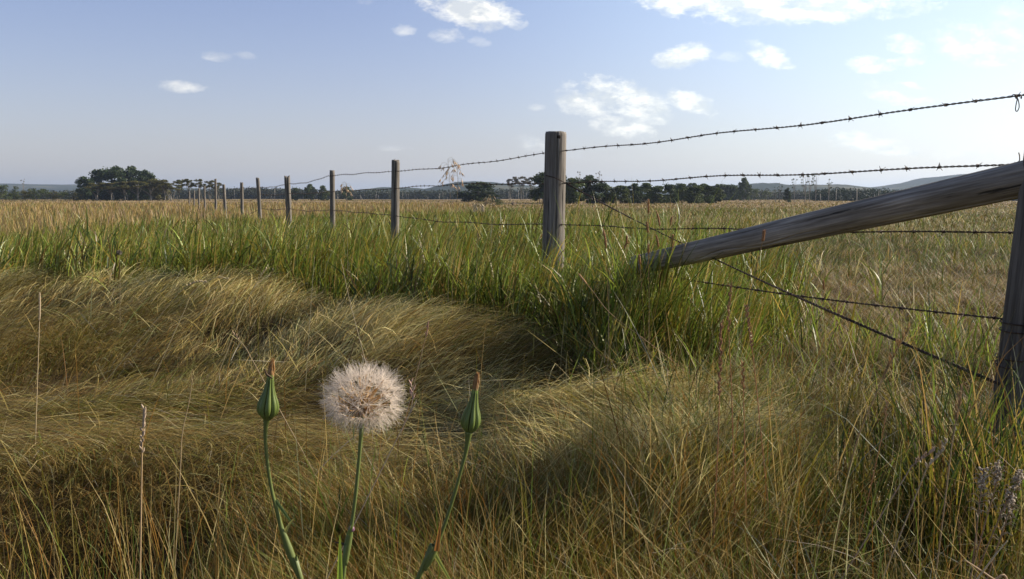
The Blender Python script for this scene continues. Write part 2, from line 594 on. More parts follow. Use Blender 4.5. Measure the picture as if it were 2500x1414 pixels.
# ---- fine dry fescue, lodged by wind -------------------------------------------------
def fescue():
    ch = []
    N = 420000
    x, y = sample_wedge(N, 1.0, 10.0, 1.5)
    cl = vnoise(x * 9, y * 9, 77)
    keep = (~green_mask(x, y)) | (rng.random(N) < .05)
    gp_ = sum(np.exp(-((x - q[0]) ** 2 + ((y - q[1]) * 1.1) ** 2) / r_ ** 2) for q, r_ in GAPS)
    keep &= rng.random(N) > .72 * np.clip(gp_, 0, 1)
    keep &= rng.random(N) > .4 * sstep(.3, .9, x - .12 * (y - 2)) * (fence_side(x, y) < .2)
    keep &= rng.random(N) < (.35 + 1.0 * cl) * np.clip(1 - 3.2 * hollow(x, y), .12, 1)
    x, y = x[keep], y[keep]
    n = len(x)
    dr = dist_line(x, y, RIDGE_S)
    dm = dist_line(x, y, MATLINE)
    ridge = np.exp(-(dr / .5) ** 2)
    mat = np.exp(-(dm / .36) ** 2)
    side = fence_side(x, y)
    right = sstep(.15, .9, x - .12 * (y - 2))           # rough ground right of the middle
    front = 1 - sstep(2.0, 2.6, y + .35 * (fbm(x * 1.3, y * 1.3, 3) - .5))
    back = sstep(-.1, .7, side)
    hol = hollow(x, y)
    td, ta, tid = tussock(x, y)
    td2, ta2, tid2 = tussock(x + .1, y, .42, 15)
    tall = right * (1 - back) * sstep(1.7, 2.3, y)
    L = .27 + .12 * ridge + .06 * mat - .05 * front - .07 * back + .17 * tall
    L = L * rng.uniform(.6, 1.25, n) * (.75 + .6 * vnoise(x * 1.7, y * 1.7, 61)) * (1 - 1.3 * np.clip(hol, 0, .3))
    L = L * (1 - right * .45 * np.clip(td / .2, 0, 1) * (1 - back * .5)) * (1 + right * .25 * (tid - .5))
    gapn = sum(np.exp(-((x - q[0]) ** 2 + ((y - q[1]) * 1.1) ** 2) / r_ ** 2) for q, r_ in GAPS)
    L = L * (1 - .6 * np.clip(gapn, 0, 1))
    # lean: wind swirls
    swirl = (fbm(x * .75 + 5, y * .75, 12) - .5) * 3.4
    az = .45 + swirl + .5 * (tid2 - .5)
    az = np.where(mat > .4, .05 + swirl * .3 + np.pi * (rng.random(n) < .12), az)
    rnd = (front > .5) & (mat < .4)
    az = np.where(rnd, tid * 40 + rng.normal(0, .9, n), az)
    useT = rng.random(n) < right * .85
    az = np.where(useT, ta + rng.normal(0, .6, n), az)
    az = az + rng.normal(0, .32, n) + np.where(rng.random(n) < .10, rng.normal(0, 1.4, n), 0)
    th0 = .30 + .22 * rng.random(n) + .55 * mat + .12 * (1 - front)
    th1 = 1.15 + .45 * rng.random(n) + .4 * mat - .75 * front * (1 - mat)
    th0 = th0 * (1 - .35 * right); th1 = th1 * (1 - .2 * right - .2 * tall)
    up = rng.random(n) < .03
    th1 = np.where(up, th1 * .45, th1)
    W = (.0008 + .00044 * y) * rng.uniform(.7, 1.3, n)
    # colour patches, with the sunlit look of the ridge crest painted in
    pa = fbm(x * 1.1, y * 1.1, 21); pb = fbm(x * 2.3 + 8, y * 2.3, 22)
    one = np.ones(n)
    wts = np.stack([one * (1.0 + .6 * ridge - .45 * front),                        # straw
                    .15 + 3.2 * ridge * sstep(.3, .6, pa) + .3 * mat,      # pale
                    .25 + 1.5 * front + .25 * mat,                    # rust
                    .55 + 1.6 * front + 1.4 * sstep(.5, .7, pb) + 1.9 * right * (1 - back),   # olive
                    .25 + .9 * sstep(.5, .75, pa) * ridge + .35 * right,      # sage
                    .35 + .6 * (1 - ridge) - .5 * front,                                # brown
                    .10 + .55 * front + .70 * right * (1 - back),                    # green
                    2.4 * back * (y > 2.6),                             # pink
                    .10 * front + .12 * right,                         # yellow
                    .08 + .3 * right * (y < 4) + .9 * back], 1)                    # grey
    names = ['straw', 'pale', 'rust', 'olive', 'sage', 'brown', 'green', 'pink', 'yellow', 'grey']
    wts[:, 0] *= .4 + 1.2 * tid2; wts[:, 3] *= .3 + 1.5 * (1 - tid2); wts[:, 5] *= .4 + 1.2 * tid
    c = pick(n, names, wts) * (1 + .45 * ridge * sstep(.3, .5, pa))[:, None] * (.8 + .4 * vnoise(x * 3.1, y * 3.1, 8))[:, None]  # crest blades brightened: sunlight put into their colour
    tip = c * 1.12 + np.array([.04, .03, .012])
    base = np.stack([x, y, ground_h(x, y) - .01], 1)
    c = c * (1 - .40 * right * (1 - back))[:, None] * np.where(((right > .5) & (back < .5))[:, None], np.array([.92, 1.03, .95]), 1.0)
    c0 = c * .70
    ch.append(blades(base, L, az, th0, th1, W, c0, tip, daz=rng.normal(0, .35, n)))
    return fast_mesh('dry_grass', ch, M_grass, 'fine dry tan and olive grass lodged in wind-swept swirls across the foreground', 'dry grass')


# ---- loose upright stalks in the nearest grass ----------------------------------------
def culms():
    N = 9500
    x, y = sample_wedge(N, 1.15, 4.5, 1.3)
    keep = ~green_mask(x, y)
    keep &= rng.random(N) < np.where(y < 2.2, .75, np.where(x > .5, .25, .04)) * (.35 + .9 * fbm(x * 1.8, y * 1.8, 90))
    x, y = x[keep], y[keep]; n = len(x)
    L = rng.uniform(.30, .50, n) * (1 - .15 * (y < 1.5))
    az = rng.uniform(0, 2 * np.pi, n)
    th0 = np.abs(rng.normal(.10, .16, n)); th1 = np.abs(rng.normal(0.25, .3, n))
    W = (.0012 + .0004 * y) * rng.uniform(.6, 1.2, n)
    c = pick(n, ['straw', 'rust', 'sage', 'pale', 'olive', 'gold', 'green'], [.8, 1.3, .5, .3, 1.0, .9, .6])
    base = np.stack([x, y, ground_h(x, y) - .01], 1)
    a = blades(base, L, az, th0, th1, W, c * .85, c * 1.15, prof='blade')
    return fast_mesh('grass_culms', [a], M_grass, 'loose upright straw and rust coloured grass stems rising through the near mat', 'dry grass')


# ---- tall broad green brome along the fence -------------------------------------------
def brome():
    ch = []
    # plants made of several leaves each
    N = 74000
    x, y = sample_wedge(N, 2.5, 34.0, 1.55, .70, .6)
    m = green_mask(x, y)
    x, y = x[m], y[m]
    n = len(x)
    hgt = (.76 + .16 * (fbm(x * 1.1, y * 1.1, 14) - .5) * 2) * rng.uniform(.72, 1.08, n)
    td, ta, tid = tussock(x, y, .55, 33)
    hgt *= .84 + .30 * tid - .10 * np.clip(td / .4, 0, 1)
    hgt *= (1 - .3 * sstep(.8, 1.5, x) * (y < 6)) * (1 - .16 * sstep(6.5, 11, y)) * (1 - .18 * (1 - sstep(-4.5, -2.0, x)))
    K = 5
    le = at(1555, 650, 4.2)
    hgt *= 1 + .42 * np.exp(-(((x - le[0]) / .3) ** 2 + ((y - 4.1) / .25) ** 2))
    lean = .5 * (fbm(x * .6, y * .6, 44) - .5) * 6 + (tid - .5) * 2.2
    g0 = ground_h(x, y)
    pa = fbm(x * .8, y * .8, 41)
    for k in range(K):
        f = k / K
        ok = rng.random(n) < (1.0 if k < 3 else .8)
        xx, yy, hh = x[ok], y[ok], hgt[ok]
        nk = len(xx)
        # leaf leaves the culm part way up and arches over
        z0 = g0[ok] + hh * (f * .72) * rng.uniform(.7, 1.1, nk)
        L = hh * rng.uniform(.34, .60, nk) * (1.15 - .35 * f)
        az = lean[ok] + rng.normal(.35, 1.35, nk)
        th0 = rng.uniform(.12, .55, nk); th1 = rng.uniform(.3, 1.35, nk)
        W = (.0042 + .0009 * yy) * rng.uniform(.65, 1.2, nk)
        lo = 1 - f
        p = pa[ok]
        c = pick(nk, ['green', 'deep', 'lime', 'olive', 'yellow', 'brown', 'sage'],
                 np.stack([np.full(nk, 1.5), np.full(nk, .8), .22 + .6 * p, np.full(nk, .9), np.full(nk, .10 + .25 * lo),
                           np.full(nk, .18 + .4 * lo), np.full(nk, .45)], 1))
        base = np.stack([xx + rng.normal(0, .012, nk), yy + rng.normal(0, .012, nk), z0], 1)
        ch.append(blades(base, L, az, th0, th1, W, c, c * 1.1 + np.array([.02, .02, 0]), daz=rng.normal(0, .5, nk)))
    # culms
    c = pick(n, ['green', 'straw', 'olive'], [1, .5, .8])
    base = np.stack([x, y, g0 - .01], 1)
    ch.append(blades(base, hgt * 1.02, lean, np.full(n, .08), np.full(n, .3), .0022 + .0007 * y, c, c * 1.15))
    return fast_mesh('green_grass', ch, M_green, 'tall broad-leaved green grass growing in a dense band along the fence', 'green grass')


# ---- scattered green shoots among the rough grass on the right ------------------------
def shoots():
    ch = []
    spots = [(gp(2320, 775, .3), .13, 90, .42), (gp(2260, 790, .25), .08, 30, .3), (gp(2430, 1010, .3), .08, 30, .42), (gp(2400, 1120, .25), .07, 26, .32),
             (gp(2200, 760, .15), .2, 30, .2), (gp(2030, 905, .2), .15, 30, .26), (gp(1900, 1000, .15), .25, 40, .25), (gp(1560, 900, .2), .2, 40, .3),
             (gp(2150, 850, .15), .3, 50, .25), (gp(820, 1350, .1), .05, 14, .3), (gp(600, 1380, .1), .2, 20, .2), (gp(1810, 790, .25), .22, 120, .36),
             (gp(1680, 850, .25), .2, 120, .34), (gp(1960, 660, .15), .3, 60, .25), (gp(2420, 830, .2), .1, 40, .3), (gp(2060, 1240, .1), .2, 40, .2)]
    spots += [(gp(2400, 1010, .3), .10, 16, .46), (gp(2490, 1000, .4), .07, 12, .48), (gp(2330, 1060, .2), .12, 14, .34), (gp(1950, 760, .3), .3, 160, .40),
              (gp(1700, 800, .2), .3, 160, .42), (gp(2080, 800, .2), .3, 80, .30), (gp(2250, 620, .2), .5, 120, .26), (gp(2440, 585, .25), .6, 260, .34)]
    for px_, py_ in [(1500, 690), (1540, 700), (1575, 705), (1610, 700), (1640, 700), (1555, 680), (1600, 690)]:
        spots.append((at(px_, py_, 4.1 + .2 * random.random()), .07, 34, .86))
    for px_ in range(2290, 2460, 28):
        spots.append((at(px_, 950, 2.1 + .15 * random.random()), .06, 8, .5))
    for p, r, n, h in spots:
        x = p[0] + rng.normal(0, r, n); y = p[1] + rng.normal(0, r, n)
        base = np.stack([x, y, ground_h(x, y)], 1)
        L = h * rng.uniform(.55, 1.25, n)
        c = pick(n, ['lime', 'green', 'yellow', 'deep', 'olive'], [.9, 1, .25, .7, .5])
        ch.append(blades(base, L, rng.uniform(0, 6.28, n), rng.uniform(.03, .35, n), rng.uniform(.1, .9, n),
                         rng.uniform(.004, .008, n), c, c * 1.15))
    for px_, py_, Y_, n, h in [(2440, 960, 2.15, 90, .62), (2480, 960, 2.2, 80, .6), (2400, 980, 2.2, 90, .5), (2350, 980, 2.3, 80, .46), (2300, 960, 2.45, 70, .42), (2500, 1050, 1.9, 80, .5),
                             (2200, 940, 2.5, 70, .36), (2260, 1010, 2.2, 60, .36), (2100, 930, 2.6, 70, .34), (2420, 1100, 1.95, 60, .4)]:
        p = at(px_, py_, Y_)
        x = p[0] + rng.normal(0, .11, n); y = p[1] + rng.normal(0, .11, n)
        c = pick(n, ['deep', 'olive', 'green', 'brown', 'straw'], [1.6, 1.0, .35, .8, .5])
        ch.append(blades(np.stack([x, y, ground_h(x, y)], 1), h * rng.uniform(.6, 1.2, n), rng.uniform(0, 6.28, n), rng.uniform(.03, .35, n), rng.uniform(.1, 1.1, n),
                         rng.uniform(.003, .006, n), c, c * 1.15))
    return fast_mesh('grass_shoots', ch, M_green, 'scattered bright green grass shoots standing in the rough dry grass on the right', 'green grass')


# ---- rough mixed bushier grass: thick fallen straws on the right -----------------------
def straws():
    N = 9000
    x, y = sample_wedge(N, 1.15, 5.5, 1.2)
    k = (x > .2 + .1 * rng.random(N)) & ~green_mask(x, y)
    k |= rng.random(N) < .06
    x, y = x[k], y[k]; n = len(x)
    z = ground_h(x, y) + rng.uniform(.02, .2, n)
    L = rng.uniform(.12, .36, n)
    c = pick(n, ['pale', 'grey', 'straw', 'brown', 'sage', 'rust'], [.8, .4, 1.3, .8, .4, .5])
    a = blades(np.stack([x, y, z], 1), L, rng.uniform(0, 6.28, n), rng.uniform(.4, 1.5, n), rng.uniform(-.2, .9, n),
               (.0011 + .0005 * y) * rng.uniform(.6, 1.4, n), c * .85, c * .9)
    # coarser leaves among them
    N = 30000
    x, y = sample_wedge(N, 1.3, 6.5, 1.25)
    k = (x > .25 + .1 * (y - 2) + .35 * rng.random(N)) & ~green_mask(x, y) & (rng.random(N) < .3 + .8 * fbm(x * 2.2, y * 2.2, 67))
    x, y = x[k], y[k]; n = len(x)
    bk = fence_side(x, y) > .1
    L = rng.uniform(.16, .40, n) * np.where(bk, .6, 1) * (1 - .25 * (y < 2))
    p = fbm(x * 1.6, y * 1.6, 68)
    c = pick(n, ['olive', 'green', 'sage', 'straw', 'lime', 'yellow', 'deep'], np.stack([np.ones(n), .5 + 1.2 * sstep(.45, .65, p), np.full(n, .6), np.full(n, .5), np.full(n, .3), np.full(n, .2), np.full(n, .5)], 1))
    td, ta, tid = tussock(x, y, .3, 55)
    b = blades(np.stack([x, y, ground_h(x, y) - .01], 1), L, ta + rng.normal(0, .8, n), rng.uniform(.1, .6, n), rng.uniform(.3, 1.5, n),
               (.0022 + .0005 * y) * rng.uniform(.6, 1.3, n), c * .85, c * 1.1)
    return fast_mesh('fallen_straw', [a, b], M_grass, 'bent pale straws and coarse olive leaves tangled through the rough grass on the right', 'straw')


# ---- the open field ---------------------------------------------------------------------
def field():
    ch = []
    N = 320000
    x, y = sample_wedge(N, 8.0, 80.0, 1.55, .72, 1.5)
    g = green_mask(x, y)
    k = ~g | (rng.random(N) < .10)
    x, y = x[k], y[k]; n = len(x)
    pa = fbm(x * .22, y * .12, 71)
    left = 1 - sstep(-4.5, -2.0, x + .0 * y)
    L = rng.uniform(.14, .27, n) * (1 + .75 * left) * (.75 + .5 * fbm(x * .5, y * .3, 76)) * (1 - .25 * sstep(20, 60, y))
    az = .4 + (fbm(x * .4, y * .4, 73) - .5) * 3 + rng.normal(0, 1.3, n)
    W = (.0010 + .00055 * y) * rng.uniform(.6, 1.3, n)
    one = np.ones(n)
    pb = fbm(x * .07, y * .035, 74)
    c = pick(n, ['straw', 'pink', 'gold', 'olive', 'green', 'pale', 'sage'],
             np.stack([one, 1.0 - .7 * left - .6 * pb, .2 + .8 * left, .35 + .8 * pb, .2 + 2.0 * sstep(.5, .72, pa) * (1 - left), .15 + 1.2 * sstep(.45, .7, pb), .4 + .6 * pa], 1))
    base = np.stack([x, y, ground_h(x, y) - .01], 1)
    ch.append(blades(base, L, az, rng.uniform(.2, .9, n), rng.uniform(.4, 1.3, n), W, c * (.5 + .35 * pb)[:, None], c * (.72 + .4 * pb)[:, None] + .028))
    # weedy clumps, darker and greener
    K = 150
    cx, cy = sample_wedge(K, 8.5, 60, .9, .65, .5)
    kk = (fence_side(cx, cy) > .4) | (cy > 22)
    cx, cy = cx[kk], cy[kk]; K = len(cx); m_ = 90
    rr_ = (.15 + .02 * cy) * rng.uniform(.5, 1.6, K)
    x2 = np.repeat(cx, m_) + rng.normal(0, 1, K * m_) * np.repeat(rr_, m_) * 1.6; y2 = np.repeat(cy, m_) + rng.normal(0, 1, K * m_) * np.repeat(rr_, m_)
    tone = np.repeat(rng.random(K), m_)
    c2 = pick(K * m_, ['green', 'olive', 'sage', 'pale', 'brown'], np.stack([1.2 * tone, np.full(K * m_, 1.0), np.full(K * m_, .5), 1.6 * (tone < .25), np.full(K * m_, .3)], 1)) * .75
    ch.append(blades(np.stack([x2, y2, ground_h(x2, y2)], 1), rng.uniform(.24, .42, K * m_), rng.uniform(0, 6.28, K * m_), rng.uniform(.1, .6, K * m_), rng.uniform(.2, 1.1, K * m_),
                     (.002 + .0007 * y2), c2, c2 * 1.2))
    # feathery seed heads above it
    m = rng.random(n) < np.where(left > .5, .16, .008)
    xx, yy = x[m], y[m]; n2 = len(xx)
    c = pick(n2, ['gold', 'pink', 'straw', 'sage'], [.9, .7, 1.3, .5])
    base = np.stack([xx, yy, ground_h(xx, yy)], 1)
    ch.append(blades(base, rng.uniform(.30, .42, n2) * (1 + .55 * left[m]) , rng.uniform(0, 6.28, n2), np.full(n2, .05), rng.uniform(.1, .5, n2),
                     (.003 + .0007 * yy) * rng.uniform(.7, 1.2, n2), c * .7, c * .8, prof='plume'))
    # farther out, coarser tussocks
    N = 60000
    x, y = sample_wedge(N, 70, 330, 1.5, .72, 6)
    n = N
    pa = fbm(x * .03, y * .02, 79)
    c = pick(n, ['straw', 'pink', 'gold', 'olive', 'brown'], np.stack([np.ones(n), np.ones(n) * .6, .3 * np.ones(n), .8 + 1.8 * sstep(.4, .65, pa), np.ones(n) * .2], 1))
    base = np.stack([x, y, ground_h(x, y) - .02], 1)
    ch.append(blades(base, rng.uniform(.10, .24, n), rng.uniform(0, 6.28, n), rng.uniform(.2, .8, n), rng.uniform(.2, 1.0, n),
                     (.03 + .0009 * y) * rng.uniform(.6, 1.3, n), c * .7, c * .85 + .02))
    return fast_mesh('field_grass', ch, M_grass, 'dry tan and pinkish meadow grass covering the open field beyond the fence', 'dry grass')


# ------------------------------------------------------------------ ground and hills
def ground():
    m, g = new_mat('soil_thatch')
    tc = g.n('ShaderNodeTexCoord')
    n1 = g.n('ShaderNodeTexNoise', {'Vector': tc.outputs['Object'], 'Scale': 0.35, 'Detail': 8.0, 'Roughness': 0.7}).outputs[0]
    n2 = g.n('ShaderNodeTexNoise', {'Vector': tc.outputs['Object'], 'Scale': 30.0, 'Detail': 5.0}).outputs[0]
    n3 = g.n('ShaderNodeTexNoise', {'Vector': tc.outputs['Object'], 'Scale': 0.02, 'Detail': 6.0, 'Roughness': 0.6}).outputs[0]
    cn = g.ramp(n2, [(0.3, (0.03, 0.022, 0.012)), (0.7, (0.10, 0.075, 0.04))])
    cf = g.ramp(g.m('ADD', g.m('MULTIPLY', n1, .5), g.m('MULTIPLY', n3, .5)), [(0.36, (0.13, 0.13, 0.05)), (0.5, (0.24, 0.175, 0.10)), (0.64, (0.33, 0.24, 0.14))])
    sp = g.n('ShaderNodeSeparateXYZ', {0: tc.outputs['Object']})
    d = g.n('ShaderNodeMapRange', {'Value': sp.outputs[1], 'From Min': 12.0, 'From Max': 60.0}).outputs[0]
    c = g.mix(d, cn, cf)
    p = g.n('ShaderNodeBsdfPrincipled', {'Base Color': c, 'Roughness': 1.0, 'Specular IOR Level': 0.05})
    g.n('ShaderNodeOutputMaterial', {0: p.outputs[0]})
    # graded grid: fine near, coarse far
    def axis(lo, hi, fine, step0, grow):
        a = [0.0]
        s = step0
        while a[-1] < hi:
            a.append(a[-1] + s)
            if a[-1] > fine: s *= grow
        b = [0.0]; s = step0
        while b[-1] > lo:
            b.append(b[-1] - s)
            if -b[-1] > fine: s *= grow
        return np.array(sorted(set(b + a)))
    xs = axis(-5000, 5000, 4, .08, 1.09)
    ys = axis(-900, 6500, 7, .08, 1.09)
    XX, YY = np.meshgrid(xs, ys)
    ZZ = ground_h(XX.ravel(), YY.ravel())
    V = np.stack([XX.ravel(), YY.ravel(), ZZ], 1)
    nx, ny = len(xs), len(ys)
    i = np.arange(ny - 1)[:, None] * nx + np.arange(nx - 1)[None]
    q = np.stack([i, i + 1, i + nx + 1, i + nx], -1).reshape(-1, 4)
    me = bpy.data.meshes.new('ground')
    me.vertices.add(len(V)); me.vertices.foreach_set('co', V.astype(np.float32).ravel())
    me.loops.add(q.size); me.loops.foreach_set('vertex_index', q.ravel().astype(np.int32))
    me.polygons.add(len(q)); me.polygons.foreach_set('loop_start', np.arange(0, q.size, 4, dtype=np.int32))
    me.polygons.foreach_set('use_smooth', np.ones(len(q), bool))
    me.update(calc_edges=True)
    me.materials.append(m)
    o = bpy.data.objects.new('ground', me); col.objects.link(o)
    setp(o, 'meadow soil and thatch running out to the horizon', None, None, 'structure')


def hills():
    m, g = new_mat('wooded_hill')
    tc = g.n('ShaderNodeTexCoord')
    n1 = g.n('ShaderNodeTexNoise', {'Vector': tc.outputs['Object'], 'Scale': 0.006, 'Detail': 8.0, 'Roughness': 0.62}).outputs[0]
    c = g.ramp(n1, [(0.42, (0.022, 0.032, 0.02)), (0.54, (0.035, 0.045, 0.026)), (0.64, (0.12, 0.115, 0.07))])
    p = g.n('ShaderNodeBsdfPrincipled', {'Base Color': c, 'Roughness': 1.0, 'Specular IOR Level': 0.0})
    g.n('ShaderNodeOutputMaterial', {0: p.outputs[0]})

    def hill(prof, Y, depth):
        xs_ = np.array([at(px, py, Y)[0] for px, py in prof]); zs_ = np.array([max(at(px, py, Y)[2], -5) for px, py in prof])
        xs = np.linspace(xs_[0], xs_[-1], 160)
        ts = np.linspace(-1, 1, 33)
        XX, TT = np.meshgrid(xs, ts)
        zz = np.interp(XX, xs_, zs_)
        k = np.cos(TT * np.pi / 2) ** .8
        bump = (fbm(XX * .012, TT * 6, 101, 4) - .5)
        Z = zz * k + bump * 10 * k * (1 - np.exp(-(TT / .25) ** 2)) + (fbm(XX * .05, TT * 9, 5, 3) - .5) * 2.2 * k + 1
        V = np.stack([XX.ravel(), (Y + TT * depth).ravel(), Z.ravel()], 1)
        nx = len(xs)
        F = [(j * nx + i, j * nx + i + 1, (j + 1) * nx + i + 1, (j + 1) * nx + i) for j in range(len(ts) - 1) for i in range(nx - 1)]
        o = mesh_obj('hills', V, F, m)
        return o
    a = hill([(780, 482), (850, 470), (900, 465), (950, 459), (1000, 460), (1040, 464), (1060, 461), (1090, 454), (1120, 448), (1155, 445), (1200, 446), (1250, 452), (1330, 458), (1420, 462), (1600, 470), (1700, 482)], 1500, 330)
    setp(a, 'low wooded hill in blue haze behind the posts', None, None, 'structure')
    a = hill([(1700, 482), (1760, 458), (1830, 450), (1860, 449), (1880, 452), (1910, 455), (1950, 453), (2000, 452), (2060, 458), (2130, 468), (2250, 484)], 1350, 240)
    setp(a, 'low grey-blue hill behind the thin bare trees', None, None, 'structure')
    a = hill([(2040, 484), (2120, 468), (2180, 456), (2230, 448), (2290, 438), (2330, 429), (2400, 423), (2460, 420), (2560, 410), (2700, 408), (2900, 425), (3200, 470), (3300, 484)], 1650, 420)
    setp(a, 'higher hazy blue hill rising above the brace log', None, None, 'structure')
    a = hill([(-700, 470), (-400, 452), (-150, 447), (0, 449), (120, 452), (260, 452), (380, 456), (500, 462), (640, 462), (760, 470), (860, 484)], 2600, 500)
    setp(a, 'faint long hill on the hazy horizon behind the grove', None, None, 'structure')


# ------------------------------------------------------------------ trees
LEAFC = {'dark': (.040, .060, .020), 'olive': (.11, .105, .028), 'mid': (.066, .088, .026), 'grey': (.16, .155, .125), 'conifer': (.022, .036, .018)}


def leaf_cloud(centers, radii, n, size, colr, flat=.8):
    k = rng.integers(0, len(centers), n)
    d = rng.normal(0, 1, (n, 3)); d /= np.linalg.norm(d, axis=1)[:, None]
    rr = rng.random(n) ** .45
    P = centers[k] + d * (radii[k] * rr)[:, None] * np.array([1, 1, flat])
    a = rng.normal(0, 1, (n, 3)); a /= np.linalg.norm(a, axis=1)[:, None]
    b = np.cross(a, rng.normal(0, 1, (n, 3))); b /= np.linalg.norm(b, axis=1)[:, None]
    s = (size * rng.uniform(.6, 1.3, n))[:, None]
    V = np.stack([P - a * s, P + b * s * .6, P + a * s, P - b * s * .6], 1).reshape(-1, 3)
    cb = rng.uniform(.65, 1.4, len(centers))[k][:, None]
    C = np.asarray(colr)[None] * cb * rng.uniform(.75, 1.3, (n, 1)) * rng.uniform(.92, 1.08, (n, 3))
    C = np.repeat(C, 4, axis=0)
    C4 = np.ones((len(C), 4), np.float32); C4[:, :3] = C
    return V, C4, np.arange(n * 4), np.full(n, 4)


def quick_mesh(name, ch, mat):
    V, C, Lp, S = ch
    me = bpy.data.meshes.new(name)
    me.vertices.add(len(V)); me.vertices.foreach_set('co', V.astype(np.float32).ravel())
    me.loops.add(len(Lp)); me.loops.foreach_set('vertex_index', Lp.astype(np.int32))
    me.polygons.add(len(S))
    st = np.zeros(len(S), np.int32); st[1:] = np.cumsum(S)[:-1]
    me.polygons.foreach_set('loop_start', st)
    me.update(calc_edges=True)
    a = me.color_attributes.new('Col', 'FLOAT_COLOR', 'POINT'); a.data.foreach_set('color', C.astype(np.float32).ravel())
    me.materials.append(mat)
    return me


def tree_meshes(kind, h=10.0, w=7.0, col_='dark'):
    """returns crown mesh and trunk mesh for a tree h tall and w wide, base at 0"""
    tb = MB()
    bark = {'aspen': (.20, .185, .155), 'bare': (.24, .22, .19)}.get(kind, (.10, .085, .07))
    if kind == 'dense':
        nc = 42
        th = rng.uniform(0, 6.28, nc); zz = rng.uniform(.06, .93, nc)
        prof = np.interp(zz, [.05, .3, .6, .85, .95], [.80, .98, .9, .5, .2])
        rad = w / 2 * prof * rng.uniform(.25, .95, nc)
        cen = np.stack([rad * np.cos(th), rad * np.sin(th), zz * h], 1)
        ch = leaf_cloud(cen, rng.uniform(.075, .185, nc) * (w + h) / 2, 5200, .31, LEAFC[col_])
        trunk_to, tr = .6, .16
    elif kind == 'aspen':       # crown carried high on bare pale stems
        nc = 16
        th = rng.uniform(0, 6.28, nc); zz = rng.uniform(.62, .95, nc)
        rad = w / 2 * rng.uniform(.1, .95, nc)
        cen = np.stack([rad * np.cos(th), rad * np.sin(th), zz * h], 1)
        ch = leaf_cloud(cen, rng.uniform(.09, .15, nc) * w, 1500, .22, LEAFC[col_], .6)
        trunk_to, tr = .9, .15
    elif kind == 'bare':        # thin dying tree with a few tufts
        nc = 9
        th = rng.uniform(0, 6.28, nc); zz = rng.uniform(.55, .98, nc)
        rad = w / 2 * rng.uniform(.2, 1, nc)
        cen = np.stack([rad * np.cos(th), rad * np.sin(th), zz * h], 1)
        ch = leaf_cloud(cen, np.full(nc, .11) * w, 260, .17, LEAFC[col_], .5)
        trunk_to, tr = .95, .17
    elif kind == 'conifer':
        nc = 26
        zz = np.linspace(.08, .97, nc); th = rng.uniform(0, 6.28, nc)
        rad = w / 2 * (1 - zz) * .6
        cen = np.stack([rad * np.cos(th), rad * np.sin(th), zz * h], 1)
        ch = leaf_cloud(cen, (w / 2 * (1.05 - zz)) * .62, 1300, .22, LEAFC[col_], .5)
        trunk_to, tr = .9, .12
    elif kind == 'scrub':
        nc = 22
        th = rng.uniform(0, 6.28, nc); zz = rng.uniform(.15, .85, nc)
        rad = w / 2 * rng.uniform(.1, 1, nc) * np.sqrt(1 - (zz * .9) ** 2)
        cen = np.stack([rad * np.cos(th), rad * np.sin(th), zz * h], 1)
        ch = leaf_cloud(cen, rng.uniform(.1, .17, nc) * w, 1500, .24, LEAFC[col_])
        trunk_to, tr = .5, .09
    top = np.array([rng.normal(0, .25), rng.normal(0, .25), h * trunk_to])
    pts = spline([(0, 0, -.3), (rng.normal(0, .08), 0, h * .25), (top[0] * .6, top[1] * .6, h * .5), top], 9)
    tb.tube(pts, np.linspace(tr, tr * .35, 9), 6, bark)
    nstem = {'aspen': 2, 'dense': 3, 'scrub': 3}.get(kind, 0)
    for s in range(nstem):
        a = rng.uniform(0, 6.28); r0 = w * .10
        b0 = np.array([r0 * math.cos(a), r0 * math.sin(a), -.3])
        c = cen[rng.integers(0, len(cen))]
        tb.tube(spline([b0, b0 * 1.3 + [0, 0, h * .3], c * [.8, .8, .9]], 6), np.linspace(tr * .7, tr * .25, 6), 5, bark)
    for c in cen[: (9 if kind != 'conifer' else 0)]:
        s0 = pts[min(8, max(2, int(rng.uniform(3, 7))))]
        mid = (s0 + c) / 2 + [0, 0, -.1 * h * .3]
        tb.tube([s0, mid, c], [tr * .4, tr * .28, tr * .12], 4, bark)
    crown = quick_mesh('crown', ch, M_leafy)
    tv, tf, tcs = np.concatenate(tb.v), tb.f, np.concatenate(tb.c)
    me = bpy.data.meshes.new('trunk')
    me.from_pydata([tuple(v) for v in tv], [], tf)
    me.polygons.foreach_set('use_smooth', [True] * len(me.polygons))
    a = me.color_attributes.new('Col', 'FLOAT_COLOR', 'POINT')
    c4 = np.ones((len(tv), 4), np.float32); c4[:, :3] = tcs; a.data.foreach_set('color', c4.ravel())
    me.materials.append(M_bark)
    return crown, me


VAR = {}


def variant(kind, col_):
    key = (kind, col_)
    if key not in VAR:
        VAR[key] = [tree_meshes(kind, 10.0, {'dense': 8.0, 'aspen': 6.0, 'bare': 5.0, 'conifer': 4.0, 'scrub': 9.0}[kind], col_) for _ in range(3)]
    return VAR[key]


